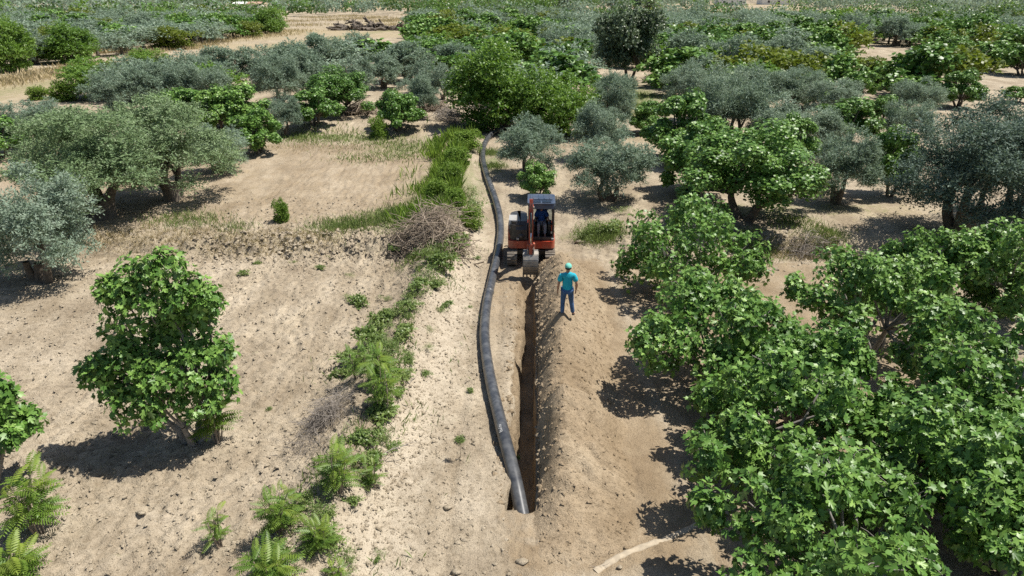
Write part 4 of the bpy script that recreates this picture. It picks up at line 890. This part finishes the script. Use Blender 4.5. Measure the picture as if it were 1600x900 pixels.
# ------------------------------------------------------------------ people
M['skin'] = plain('skin', (.36, .20, .13), .6, var=.1)
M['teal'] = plain('teal cotton', (.010, .36, .46), .85, var=.18, scale=5, bump=.3); M['mint'] = plain('mint cap cloth', (.16, .52, .42), .85, var=.12, scale=9)
M['jeans'] = plain('blue denim', (.050, .105, .215), .9, var=.35, scale=6, bump=.3); M['shoe'] = plain('dark shoe', (.03, .03, .032), .7); M['blue'] = plain('blue shirt cloth', (.018, .085, .30), .85, var=.2, scale=5, bump=.3)
M['trouser'] = plain('grey trousers', (.28, .29, .31), .9, var=.2, scale=5, bump=.3); M['hair'] = plain('dark hair', (.02, .016, .013), .8)
def skin_mesh(name, nodes, edges, mat, sub=2):
    """nodes: {key: ((x,y,z), (rx, ry))}; the first node is the root"""
    me = bpy.data.meshes.new(name); bm = bmesh.new(); ly = bm.verts.layers.skin.verify(); vm = {}
    for k, (key, (co, r_)) in enumerate(nodes.items()):
        v = bm.verts.new(co); v[ly].radius = r_ if isinstance(r_, tuple) else (r_, r_); v[ly].use_root = (k == 0); vm[key] = v
    for a, b_ in edges: bm.edges.new((vm[a], vm[b_]))
    bm.to_mesh(me); bm.free(); o = bpy.data.objects.new(name, me); COL.objects.link(o)
    o.modifiers.new('skin', 'SKIN').branch_smoothing = .6; s_ = o.modifiers.new('sub', 'SUBSURF'); s_.levels = s_.render_levels = sub
    ev = o.evaluated_get(bpy.context.evaluated_depsgraph_get()); out = bpy.data.meshes.new_from_object(ev); COL.objects.unlink(o); bpy.data.objects.remove(o)
    out.name = name; out.materials.clear(); out.materials.append(mat)
    for p in out.polygons: p.use_smooth = True
    return out
def mid(a, b, t): return tuple(np.array(a)*(1-t)+np.array(b)*t)
def person(loc, rz, J, top, bottom, label, cap=None, group=None):
    root = empty('person', loc, rz); tag(root, label, 'person')
    n = {'pel': (J['pel'], (.13, .10)), 'sp': (mid(J['pel'], J['ch'], .5), (.125, .095)), 'ch': (J['ch'], (.115, .085)), 'nk': (J['nk'], .050), 'jaw': (mid(J['nk'], J['hd'], .55), (.062, .07)), 'hd': (J['hd'], (.074, .092)), 'tp': (J['tp'], (.055, .068))}
    e = [('pel', 'sp'), ('sp', 'ch'), ('ch', 'nk'), ('nk', 'jaw'), ('jaw', 'hd'), ('hd', 'tp')]
    for s_, g in (('l', -1), ('r', 1)):
        n['sh'+s_] = (J['sh'+s_], .052); n['el'+s_] = (J['el'+s_], .043); n['fa'+s_] = (mid(J['el'+s_], J['wr'+s_], .4), .041); n['wr'+s_] = (J['wr'+s_], (.027, .024)); d = np.array(J['ha'+s_])-np.array(J['wr'+s_]); d = d/np.linalg.norm(d)
        pm = np.array(J['wr'+s_])+d*.085; n['pm'+s_] = (tuple(pm), (.040, .018)); side = np.array([0, 1, 0.]) if abs(d[1]) < .7 else np.array([1., 0, 0]); side = norm(side-d*np.dot(side, d))
        cu = norm(np.cross(d, side))*g
        e += [('ch', 'sh'+s_), ('sh'+s_, 'el'+s_), ('el'+s_, 'fa'+s_), ('fa'+s_, 'wr'+s_), ('wr'+s_, 'pm'+s_)]
        for f_ in range(4):
            o_ = (f_-1.5)*.021; b0 = pm+d*.015+side*o_; l_ = (.070, .080, .076, .058)[f_]; n[f'f{f_}a{s_}'] = (tuple(b0+d*l_*.5), .0095); n[f'f{f_}b{s_}'] = (tuple(b0+d*l_*.9-cu*.022), .008); e += [('pm'+s_, f'f{f_}a{s_}'), (f'f{f_}a{s_}', f'f{f_}b{s_}')]
        n['ta'+s_] = (tuple(pm-d*.02+side*.045), .011); n['tb'+s_] = (tuple(pm+d*.03+side*.058), .009); e += [('pm'+s_, 'ta'+s_), ('ta'+s_, 'tb'+s_)]
        n['hp'+s_] = (J['hp'+s_], (.088, .09)); n['kn'+s_] = (J['kn'+s_], .058); n['cf'+s_] = (mid(J['kn'+s_], J['an'+s_], .35), .056); n['an'+s_] = (J['an'+s_], .038); n['to'+s_] = (J['to'+s_], (.04, .028)); e += [('pel', 'hp'+s_), ('hp'+s_, 'kn'+s_), ('kn'+s_, 'cf'+s_), ('cf'+s_, 'an'+s_), ('an'+s_, 'to'+s_)]
    mobj('body', skin_mesh('body', n, e, M['skin']), root)
    w = {'sp': (mid(J['pel'], J['ch'], .5), (.160, .125)), 'pel': (mid(J['pel'], J['ch'], .05), (.168, .130)), 'lo': (mid(J['pel'], J['ch'], -.12), (.165, .130)), 'ch': (mid(J['pel'], J['ch'], .82), (.180, .135)), 'up': (mid(J['ch'], J['nk'], .42), (.150, .118)), 'nk': (mid(J['ch'], J['nk'], 1.02), .076)}
    e = [('sp', 'pel'), ('pel', 'lo'), ('sp', 'ch'), ('ch', 'up'), ('up', 'nk')]
    for s_ in 'lr': w['sh'+s_] = (J['sh'+s_], .098); w['sl'+s_] = (mid(J['sh'+s_], J['el'+s_], .80), .086); e += [('up', 'sh'+s_), ('sh'+s_, 'sl'+s_)]
    mobj('shirt', skin_mesh('shirt', w, e, M[top]), root)
    w = {'pel': (J['pel'], (.150, .120))}; e = []
    for s_ in 'lr':
        w['hp'+s_] = (J['hp'+s_], (.105, .11)); w['th'+s_] = (mid(J['hp'+s_], J['kn'+s_], .5), .092); w['kn'+s_] = (J['kn'+s_], .074); w['cf'+s_] = (mid(J['kn'+s_], J['an'+s_], .4), .070); w['an'+s_] = (mid(J['kn'+s_], J['an'+s_], .97), .062); e += [('pel', 'hp'+s_), ('hp'+s_, 'th'+s_), ('th'+s_, 'kn'+s_), ('kn'+s_, 'cf'+s_), ('cf'+s_, 'an'+s_)]
    mobj('trousers', skin_mesh('trousers', w, e, M[bottom]), root)
    for s_ in 'lr':
        a, t_ = np.array(J['an'+s_]), np.array(J['to'+s_]); h_ = a+(a-t_)*.25; h_[2] = t_[2]
        mobj('shoe', skin_mesh('shoe', {'a': (tuple(mid(h_, t_, .45)), (.048, .045)), 'h': (tuple(h_), (.042, .042)), 't': (tuple(t_+(t_-h_)*.1), (.044, .032)), 'k': (tuple(mid(a, h_, .4)), (.045, .045))}, [('a', 'h'), ('a', 't'), ('a', 'k')], M['shoe']), root)
    hd = np.array(J['hd']); tp = np.array(J['tp']); 
    for g in (-1, 1): V = IV*np.array([.016, .028, .038])+hd+[g*.082, -.005, -.01]; mobj('ear', np_mesh('ear', V, IF, M['skin'], smooth=True), root)
    def dome(name, c, s_, zmin, mat):
        bm = bmesh.new(); bmesh.ops.create_uvsphere(bm, u_segments=20, v_segments=14, radius=1); bmesh.ops.delete(bm, geom=[v for v in bm.verts if v.co.z < zmin], context='VERTS'); bmesh.ops.scale(bm, vec=s_, verts=bm.verts); bmesh.ops.translate(bm, vec=c, verts=bm.verts); return mobj(name, bm_mesh(name, bm, mat, 0, True), root)
    dome('hair', tuple(hd+[0, -.016, .02]), (.090, .108, .118), -.62 if cap else -.25, M['hair'])
    V = IV*np.array([.014, .022, .024])+hd+[0, .105, -.02]; mobj('nose', np_mesh('nose', V, IF, M['skin'], smooth=True), root)
    if cap:
        c = dome('cap', tuple(hd+[0, -.002, .032]), (.102, .122, .118), -.05, M[cap]); P = [(hd[0]+.085*math.sin(t), hd[1]+.08+.11*math.cos(t)) for t in np.linspace(-1.5, 1.5, 9)]+[(hd[0]+.075, hd[1]+.07), (hd[0]-.075, hd[1]+.07)]
        prism('visor', P, hd[2]+.022, hd[2]+.034, M[cap], root, 0, 'z')
    return root
stand = {'pel': (0, 0, .95), 'ch': (0, .0, 1.33), 'nk': (0, .01, 1.49), 'hd': (.01, .035, 1.625), 'tp': (.01, .03, 1.70), 'shl': (-.175, 0, 1.405), 'shr': (.175, 0, 1.405), 'ell': (-.255, -.03, 1.12), 'elr': (.265, -.04, 1.13), 'wrl': (-.275, .05, .88), 'wrr': (.255, .06, .89), 'hal': (-.275, .07, .80), 'har': (.25, .09, .81),
         'hpl': (-.095, 0, .88), 'hpr': (.095, 0, .88), 'knl': (-.12, .03, .49), 'knr': (.13, .05, .49), 'anl': (-.13, -.01, .09), 'anr': (.19, .02, .09), 'tol': (-.15, .13, .035), 'tor': (.23, .15, .035)}
g = G(885, 494, mound=True); gz = float(height_low(g[0], g[1])+mound_h(g[0], g[1]))
man = person((g[0], g[1], gz-.005), -.05, stand, 'teal', 'jeans', 'man in teal T-shirt, jeans and mint cap seen from behind on spoil heap', 'mint')
man.scale = (1.03, 1.0, .97)
M['print'] = plain('pale shirt print', (.42, .62, .66), .8)
sit = {'pel': (0, 0, .47), 'ch': (0, .0, .86), 'nk': (0, .02, 1.02), 'hd': (0, .06, 1.15), 'tp': (0, .05, 1.22), 'shl': (-.175, .0, .93), 'shr': (.175, .0, .93), 'ell': (-.27, .10, .66), 'elr': (.26, .12, .66), 'wrl': (-.29, .36, .64), 'wrr': (.26, .37, .64), 'hal': (-.29, .44, .67), 'har': (.26, .45, .67),
       'hpl': (-.10, .04, .46), 'hpr': (.10, .04, .46), 'knl': (-.13, .42, .50), 'knr': (.13, .42, .50), 'anl': (-.13, .50, .10), 'anr': (.13, .50, .10), 'tol': (-.14, .64, .04), 'tor': (.14, .64, .04)}
person((.80+.41-.0, 27.55+.17, .05+1.01-.02), math.pi, sit, 'blue', 'trouser', 'operator in blue shirt and grey trousers sitting inside the excavator cab')

# ------------------------------------------------------------------ pinnate-leaved saplings, weeds, grass, brushwood
def frond_tpl():
    a = Acc(); t = np.linspace(.16, .97, 10)
    for k, q in enumerate(t):
        for s_ in (-1, 1):
            z = .10*math.sin(q*2.6)-.30*q*q; l_ = .27*math.sin(.5+q*2.2); V, F = place(oval_leaf(.27, .3), np.array([[0, q, z]]), np.array([[s_*.9, .42, -.15]]), np.array([[0, 0, 1.]]), np.array([l_])); a.add(V, F, .5)
    V, F = place(oval_leaf(.34, .3), np.array([[0, .98, -.2]]), np.array([[0, 1, -.3]]), np.array([[0, 0, 1.]]), np.array([.16])); a.add(V, F, .5)
    P = np.array([(0, q, .10*math.sin(q*2.6)-.30*q*q) for q in np.linspace(0, 1, 6)]); V, F = tube(P, np.linspace(.013, .004, 6), 3); F = np.concatenate([F[:, [0, 1, 2]], F[:, [0, 2, 3]]]); a.add(V, F, .7); return a
FRONDS = []
for k in range(4):
    a = frond_tpl(); me = a.mesh('frond', M['ail']); v = np.empty(len(me.vertices), np.float32); v[:] = [.35, .5, .65, .95][k]; v += rng.normal(0, .06, len(v)).astype(np.float32); me.attributes['tint'].data.foreach_set('value', v); FRONDS.append(me)
def ailanthus(px, py, h, wd, label, seed, nst=4, nf=11, young=.3):
    r = np.random.default_rng(seed); b = G(px, py); dp = depth_of(b); Hh = h*dp/FPX*1.12; W = wd/2*dp/FPX; root = empty('pinnate_sapling', b); tag(root, label, 'sapling', 'pinnate-leaved saplings')
    st = Acc()
    for k in range(nst):
        a_ = r.uniform(0, 6.28); q = r.uniform(.1, .45)*W; tip = np.array([q*math.cos(a_), q*math.sin(a_), Hh*r.uniform(.5, .85)]); P = curve_pts((tip[0]*.25, tip[1]*.25, -.1), tip, 5, .06, r); V, F = tube(P, np.linspace(.02, .01, 5), 5); st.add(V, F)
        for f_ in range(nf):
            t = .35+.65*(f_/(nf-1)); p = P[0]*(1-t)+P[-1]*t; az = f_*2.4+r.uniform(-.5, .5); el = r.uniform(-.05, .55)+(.25 if f_ > nf-3 else 0)
            o = bpy.data.objects.new('frond', FRONDS[3 if (f_ > nf-3 and r.random() < young*2) else r.integers(3)]); o.location = p; o.rotation_euler = (el, r.normal(0, .2), az); s_ = float(np.clip(W*r.uniform(.45, .85), .20, .58)); o.scale = (s_,)*3; link(o, root)
    mobj('stem', st.mesh('stem', M['twig'], True), root); return root
for k, (px, py, h, w, l) in enumerate([(62, 835, 115, 125, 'large pinnate-leaved sapling at left edge below the fig'), (345, 852, 72, 62, 'pinnate sapling alone on pale soil below the lone fig'), (528, 768, 80, 90, 'bright pinnate sapling below the grey brush pile'), (440, 832, 80, 85, 'yellowish pinnate sapling left of the bright one on the ridge'),
                                       (425, 905, 62, 105, 'pinnate sapling at the bottom edge of the picture'), (500, 858, 55, 70, 'low pinnate sapling between two bigger ones on the lower ridge'), (598, 645, 95, 70, 'tall dark pinnate sapling right of the grey brush pile'), (560, 592, 60, 65, 'pinnate sapling on the ridge above the grey brush pile'),
                                       (600, 600, 62, 75, 'bushy pinnate sapling midway up the ridge'), (22, 905, 45, 110, 'pinnate sapling in the bottom left corner'), (585, 760, 50, 50, 'small pinnate sapling beside the bright one'), (340, 690, 88, 95, 'pinnate sapling growing at the foot of the lone fig'), (525, 905, 30, 40, 'small pinnate sapling right of bottom edge one')]):
    ailanthus(px, py, h, w, l, 300+k, 4 if w < 70 else 8, 9)
# sparse little plants standing alone
def weed_mesh(r, n, leaf, R, H, tpl, mat):
    a = Acc(); L = np.array([(r.normal(0, .4)*R, r.normal(0, .4)*R, H*r.uniform(.15, .65), R*r.uniform(.3, .5)) for _ in range(8)]); spray_crown(a, r, L, n, 4, leaf, tpl, 0, .18, .3, -.3, .3)
    return a.mesh('weed_clump', mat)
WEED = [weed_mesh(np.random.default_rng(500+k), 22, (.075, .06, .09, .05)[k], .34, (.45, .38, .5, .3)[k], (oval_leaf(.45), blade_leaf(.3), oval_leaf(.5), blade_leaf(.25))[k], M['weed']) for k in range(4)]
weeds = [(690, 395, 30), (672, 412, 34), (700, 410, 22), (668, 435, 30), (655, 455, 24), (640, 470, 22), (690, 486, 18), (628, 492, 26), (612, 515, 22), (640, 500, 16), (672, 518, 14), (670, 548, 16), (576, 540, 34), (590, 560, 40), (612, 575, 30), (630, 590, 22), (668, 588, 12), (640, 560, 20), (560, 475, 22), (545, 470, 16), (548, 560, 20), (600, 690, 30), (585, 725, 24), (610, 700, 20), (590, 655, 16), (595, 870, 16), (500, 842, 26), (545, 880, 24), (515, 815, 22), (480, 790, 20), (455, 770, 16), (520, 590, 12), (605, 470, 14), (615, 395, 14), (548, 435, 12),
         (740, 330, 40), (735, 352, 36), (738, 312, 30), (928, 368, 40), (950, 362, 30), (912, 372, 24), (970, 335, 26), (512, 403, 12), (380, 430, 10), (720, 690, 10), (590, 880, 8), (648, 655, 10), (700, 480, 12), (735, 480, 9), (860, 355, 8), (405, 412, 9), (460, 410, 8), (500, 420, 9), (420, 640, 7), (810, 668, 6), (745, 405, 8), (735, 610, 8), (585, 510, 14), (565, 525, 16), (595, 610, 30)]+[(int(x0+random.uniform(-26, 26)*k_), int(y0+random.uniform(-12, 12)*k_), random.choice([14, 18, 24, 32])*k_) for (x0, y0, k_) in [(690, 390, .8), (680, 405, .8), (672, 425, .9), (662, 448, .9), (648, 466, .9), (632, 488, 1), (618, 508, 1), (600, 535, 1), (590, 555, 1.1), (580, 575, 1.1), (605, 590, 1.1), (615, 560, 1), (600, 620, 1.1), (590, 640, 1.1), (580, 690, 1.2), (560, 720, 1.2), (545, 745, 1.2), (520, 790, 1.3), (490, 810, 1.3), (470, 835, 1.3), (455, 870, 1.3), (520, 870, 1.3), (650, 480, .8), (640, 520, .8), (560, 560, .9), (545, 580, .9)] for _ in range(2)]
wr = np.random.default_rng(9)
for px, py, w in weeds:
    g = G(px, py); s_ = w/2*depth_of(g)/FPX/.34*1.5; rt = empty('weed_clump', (g[0], g[1], float(height(g[0], g[1]))-.02)); o = mobj('foliage', WEED[wr.integers(4)], rt); o.scale = (s_, s_, s_*wr.uniform(.7, 1.1)); o.rotation_euler = (0, 0, wr.uniform(0, 6.28)); wz = 'right of the excavator' if px > 850 else ('alone on the left tilled field' if px < 515 and py < 700 else ('beside the big dry brush heap' if py < 420 else ('on the ridge level with the standing man' if py < 515 else ('on the ridge above the grey twig heap' if py < 600 else ('around the tall dark pinnate sapling' if py < 710 else 'among the saplings at the bottom')))))
    tag(rt, 'low green weed clump '+wz, 'weed', 'weed clumps '+wz)
for px, py, ty, w, l in [(732, 232, 198, 46, 'green shrub under the tall broadleaf tree by the pipe'), (716, 258, 226, 38, 'leafy shrub left of the pipe bend'), (706, 285, 248, 36, 'leafy shrub halfway down the green verge'), (682, 312, 276, 34, 'yellowish shrub in the green verge left of pipe'), (655, 338, 314, 30, 'grassy shrub at the lower end of the green verge'), (712, 322, 290, 34, 'shrub between the green verge and the pipe'), (738, 356, 318, 36, 'small shrub right of the big brush pile')]:
    tree('shrub', px, py, ty, w, l)
# grass
def blades(acc, r, C, n, rad, h, w=.012):
    for (x, y_, ra, k) in C:
        m_ = int(n*k); X = x+r.normal(0, .45, m_)*ra*1.0; Y_ = y_+r.normal(0, .45, m_)*ra; P = np.column_stack([X, Y_, height(X, Y_)-.01]); D = norm(np.column_stack([r.normal(0, .45, m_), r.normal(0, .45, m_), np.ones(m_)]))
        put_leaves(acc, blade_leaf(w/h), P, D, norm(r.normal(0, 1, (m_, 3))), h*r.uniform(.5, 1.3, m_), np.clip(r.normal(.5, .2, m_), 0, 1))
def px_list(items): return [(*G(px, py)[:2], ra, k) for px, py, ra, k in items]
a = Acc(); blades(a, wr, px_list([(640, 345, 1.6, 2), (615, 338, 1.4, 2), (690, 300, 1.6, 2), (665, 325, 1.6, 2), (525, 355, 1.4, 1.2), (560, 352, 1.2, 1), (640, 360, 1, 1), (930, 368, 1.0, 1.4), (950, 372, .9, 1), (1180, 392, 1.2, 1.2), (1290, 372, 1.2, 1.4), (1240, 350, 1.4, .7), (270, 345, 1.6, .6), (310, 348, 1.4, .6), (370, 358, 1.0, .3), (660, 400, 1, .8), (770, 262, 1, .8), (765, 240, 1, 1)]), 900, 1, .28, .022)
tag(mobj('grass', a.mesh('grass', M['grass'])), 'green grass patches along the ridge and bank', None, kind='stuff')
a = Acc(); blades(a, wr, px_list([(540, 216, 3, 1), (500, 217, 3, 1), (590, 222, 2.5, 1), (640, 232, 2.5, 1), (470, 215, 2, 1), (560, 248, 2, .5), (620, 245, 2, .5), (990, 150, 3, 2), (985, 165, 2.5, 2), (990, 180, 2.5, 1.5), (920, 165, 2.5, 1.5), (1430, 110, 5, 1), (850, 120, 3, 1)]), 600, 1, .26, .045)
tag(mobj('grass', a.mesh('grass', M['grass'])), 'green grass strips between the farther orchard trees', None, kind='stuff')
a = Acc(); blades(a, wr, px_list([(x, 374+random.uniform(-16, 18), .8, .8) for x in range(140, 520, 14)]+[(x, 395+random.uniform(-10, 8), .7, .6) for x in range(1195, 1310, 10)]+[(x, 232+random.uniform(-5, 5), 1.5, .4) for x in range(330, 560, 14)]), 300, 1, .20, .014)
tag(mobj('dry_grass', a.mesh('dry_grass', M['straw'])), 'dry straw tufts on the terrace banks', None, kind='stuff')
a = Acc(); vs_ = []
for q, (x, y_) in enumerate([(0, 132), (40, 124), (90, 113), (130, 106), (170, 112), (60, 120), (150, 80), (165, 82), (230, 83), (250, 76), (290, 76), (310, 72), (340, 66), (375, 60), (420, 56), (450, 50), (480, 40), (520, 32), (560, 30), (600, 34), (625, 40), (460, 34), (500, 28), (545, 26), (585, 28), (620, 32), (640, 30), (655, 24), (1250, 46), (1230, 48)]): vs_.append((x, y_, 4 if y_ > 60 else 7, 1))
blades(a, wr, px_list(vs_), 420, 1, .62, .13); tag(mobj('dry_grass', a.mesh('dry_grass', M['straw'])), 'tall dry grass along the mown track and clearing', None, kind='stuff')

a = Acc(); vr = np.random.default_rng(21); n = 15000
Y_ = 29.5+23*vr.random(n)**.9; X = ridge_x(Y_)+vr.normal(-.3, .9, n); kk = (vnoise(X*1.2, Y_*.6, 3) > .46) & (X < ridge_x(Y_)+.55); X, Y_ = X[kk], Y_[kk]
P = np.column_stack([X, Y_, height(X, Y_)-.02]); n = len(P)
put_leaves(a, blade_leaf(.09), P, norm(np.column_stack([vr.normal(0, .4, n), vr.normal(0, .4, n), np.ones(n)])), norm(vr.normal(0, 1, (n, 3))), vr.uniform(.25, .85, n)*(.5+vnoise(X*.7, Y_*.7, 8)), np.clip(vr.normal(.6, .2, n), 0, 1))
tag(mobj('grass', a.mesh('grass', M['verge'])), 'tall ragged grass and weeds on the ridge behind the brush heap', None, kind='stuff')
a = Acc(); n = 5000
Y_ = 10+19*vr.random(n); X = ridge_x(Y_)+vr.normal(.0, .8, n); kk = vnoise(X*.9+5, Y_*.7, 13) > .60; X, Y_ = X[kk], Y_[kk]; P = np.column_stack([X, Y_, height(X, Y_)-.02]); n = len(P)
put_leaves(a, blade_leaf(.10), P, norm(np.column_stack([vr.normal(0, .5, n), vr.normal(0, .5, n), np.ones(n)])), norm(vr.normal(0, 1, (n, 3))), vr.uniform(.10, .34, n), np.clip(vr.normal(.55, .25, n), 0, 1))
tag(mobj('grass', a.mesh('grass', M['weed'])), 'thin grass sprouting along the near ridge', None, kind='stuff')

# brushwood
def branch(r, l_, rad):
    P = curve_pts((0, 0, 0), (l_, 0, 0), 7, .10, r)+np.cumsum(r.normal(0, .018*l_, (7, 3)), 0); a = Acc(); V, F = tube(P, np.linspace(rad, rad*.3, 7), 5); a.add(V, F)
    for k in range(3):
        q = P[2+k]; e = q+np.array([r.uniform(.15, .4), r.choice([-1, 1])*r.uniform(.08, .25), r.normal(0, .1)])*l_; V, F = tube(curve_pts(q, e, 4, .1, r), np.linspace(rad*.55, rad*.15, 4), 4); a.add(V, F)
    return a
def brush(px, py, wx, wy, h, n, ntw, mat, label, seed, lmin=.7, lmax=1.7, rad=.016):
    r = np.random.default_rng(seed); g = G(px, py); root = empty('brush_pile', (g[0], g[1], float(height_low(g[0], g[1])))); tag(root, label, 'brush pile')
    BR = [branch(r, 1, rad).mesh('branch', M[mat]) for _ in range(5)]
    def pose():
        u = r.normal(0, .42, 2); z = h*max(0, 1-.75*np.hypot(*u))*r.uniform(.05, 1); s_ = r.uniform(lmin, lmax); az = r.uniform(0, 6.28); el = r.normal(.05, .28)
        return u[0]*wx-math.cos(az)*s_*.5, u[1]*wy-math.sin(az)*s_*.5, z+.05, s_, az, el
    for k in range(n):
        x, y_, z, s_, az, el = pose(); zz = float(height_low(g[0]+x, g[1]+y_))-root.location.z; o = bpy.data.objects.new('branch', BR[r.integers(5)]); o.location = (x, y_, z+zz); o.rotation_euler = (r.uniform(0, 6), -el, az); o.scale = (s_,)*3; link(o, root)
    a = Acc()
    for k in range(ntw):
        x, y_, z, s_, az, el = pose(); s_ *= .55; zz = float(height_low(g[0]+x, g[1]+y_))-root.location.z; p = np.array([x, y_, z+zz]); e = p+s_*np.array([math.cos(az), math.sin(az), math.sin(el)]); V, F = tube(curve_pts(p, e, 4, .12, r), np.linspace(rad*.5, rad*.2, 4), 3); a.add(V, F)
    mobj('twigs', a.mesh('twigs', M[mat]), root)['kind'] = 'stuff'; return root
brush(680, 358, 1.6, 2.0, .92, 150, 560, 'twig', 'big heap of cut dry branches on the ridge left of the excavator', 1, .8, 1.9, .018)
brush(640, 385, .8, .8, .4, 40, 160, 'twig', 'low scatter of dry branches below the big brush heap', 2)
brush(512, 655, .55, .75, .42, 60, 420, 'greytwig', 'grey heap of thin dry twigs at the foot of the ridge', 3, .5, 1.2, .009)
brush(470, 705, .4, .4, .12, 14, 60, 'greytwig', 'sparse grey twigs trailing below the twig heap', 4, .5, 1.1, .007)
brush(560, 178, 2.0, 1.2, .8, 60, 260, 'twig', 'dry brown brush under the big round fig', 5, 1, 2, .03)
brush(676, 172, 1.6, 1.0, .8, 70, 240, 'straw2' if 'straw2' in M else 'twig', 'heap of dry straw-brown cuttings by the dirt path', 6, 1, 2, .03)
brush(706, 190, 1.3, 1.6, 1.1, 50, 260, 'greytwig', 'grey bare bramble left of the pipe end', 7, 1, 2, .02)
brush(1262, 398, 1.0, .6, .5, 40, 220, 'greytwig', 'grey dry brush against the terrace bank on the right', 8, .6, 1.4, .012)
brush(575, 47, 9, 3, 1.2, 40, 160, 'bark', 'dark heap of uprooted stumps in the dry clearing', 9, 2, 5, .12)
for k, (px, py, l_, az, lab) in enumerate([(655, 618, 1.0, 1.3, 'bent dry branch lying on the ridge beside the pipe'), (600, 725, 1.3, .5, 'long thin dry branch arching over the lower ridge'), (560, 575, 1.4, .1, 'dry branch lying across the ridge above grey twig heap'), (470, 880, .8, .9, 'short dry stick near the bottom edge saplings'), (935, 887, .45, .2, 'short pale stick at the end of the flat hose')]):
    g = G(px, py); r = np.random.default_rng(60+k); o = mobj('dry_branch', branch(r, 1, .012).mesh('dry_branch', M['greytwig']), None, (g[0]-.4*l_, g[1], float(height(g[0], g[1]))+.05)); o.scale = (l_,)*3; o.rotation_euler = (0, -.05, az); tag(o, lab, 'branch')

# ------------------------------------------------------------------ flat dusty hose, seedling, debris
M['hose'] = plain('dusty beige hose', (.39, .325, .236), .95, var=.18, scale=9, bump=.3)
hp = [G(x, y, mound=True) for x, y in [(930, 892), (955, 877), (985, 862), (1010, 852), (1040, 842), (1068, 829), (1100, 815), (1140, 802)]]; hp = spline(np.array([[p[0], p[1], 0] for p in hp]), 6)
hw = .075*(1+.12*np.sin(np.arange(len(hp))*1.3)); T = norm(np.gradient(hp, axis=0)); S_ = np.cross(T, [0, 0, 1.]); V = []
for p, s_, w in zip(hp, S_, hw):
    z = max(float(height(p[0], p[1])), float(height_low(p[0], p[1])+mound_h(p[0], p[1])) if p[0] > .6 and p[0] < 3.5 else -9)+.024
    for q, dz in ((-1, -.04), (-.9, -.012), (-.3, -.004), (.3, -.006), (.9, -.012), (1, -.04)): V.append((p[0]+s_[0]*w*q, p[1]+s_[1]*w*q, z+dz))
n = len(hp); F = [[k*6+j, k*6+j+1, (k+1)*6+j+1, (k+1)*6+j] for k in range(n-1) for j in range(5)]
tag(mobj('flat_hose', np_mesh('flat_hose', np.array(V), np.array(F), M['hose'], smooth=True)), 'flat dusty beige hose lying across bare soil at the bottom', 'hose')
g = G(719, 716); root = empty('seedling', (g[0], g[1], float(height(g[0], g[1])))); tag(root, 'thin seedling with a leafy tip standing alone left of the pipe', 'seedling'); a = Acc(); V, F = tube(curve_pts((0, 0, -.05), (0, 0, .62), 5, .04, rng), np.linspace(.008, .005, 5), 5); a.add(V, F); mobj('stem', a.mesh('stem', M['twig']), root)
o = mobj('leaves', WEED[0], root, (0, 0, .50)); o.scale = (.35, .35, .45); o['kind'] = 'stuff'

# ------------------------------------------------------------------ far shed and houses
M['white'] = plain('white wash', (.75, .74, .71), .8, var=.08, scale=.6); M['rust'] = plain('rusty sheet', (.42, .26, .19), .7, var=.3, scale=.5); M['tile'] = plain('roof tile', (.38, .16, .09), .8, var=.25, scale=.6); M['dark'] = plain('dark opening', (.03, .03, .035), .5)
def house(px, py, w, d_, h, label, name='farm_house', roofmats=('tile', 'tile'), rz=0.0, low=False):
    g = G(px, py); root = empty(name, g, rz); tag(root, label, name.replace('_', ' ')); box('wall', -w/2, w/2, -d_/2, d_/2, -.3, h, M['white'], root, 0)
    rh = .6 if low else 1.6
    prism('roof', [(-d_/2-.4, h-.02), (0, h+rh), (0, h+rh+.15), (-d_/2-.4, h+.13)], -w/2-.4, .0, M[roofmats[0]], root, 0); prism('roof', [(-d_/2-.4, h-.02), (0, h+rh), (0, h+rh+.15), (-d_/2-.4, h+.13)], .01, w/2+.4, M[roofmats[1]], root, 0); prism('roof', [(d_/2+.4, h-.02), (0.01, h+rh), (0.01, h+rh+.15), (d_/2+.4, h+.13)], -w/2-.4, w/2+.4, M[roofmats[1]], root, 0)
    box('door', -.5, .5, -d_/2-.06, -d_/2+.02, 0, 2.0, M['dark'], root, 0)
    for x in (-w*.3, w*.3): wd = box('window', x-.6, x+.6, -d_/2-.05, -d_/2+.02, 1.0, 2.1, M['dark'], root, 0); box('sill', x-.7, x+.7, -d_/2-.15, -d_/2+.0, .9, .99, M['white'], wd, 0)
house(390, 17, 10, 6, 2.6, 'low shed with white and rusty roof sheets among the far trees', 'shed', ('white', 'rust'), .1, True)
house(1140, 8, 14, 9, 4.2, 'white farmhouse at the top edge right of centre'); house(1212, 7, 18, 9, 4.0, 'long white building at the top edge, right of the farmhouse', 'building'); house(1345, 6, 12, 8, 4, 'small white house at the top edge far right', 'house')
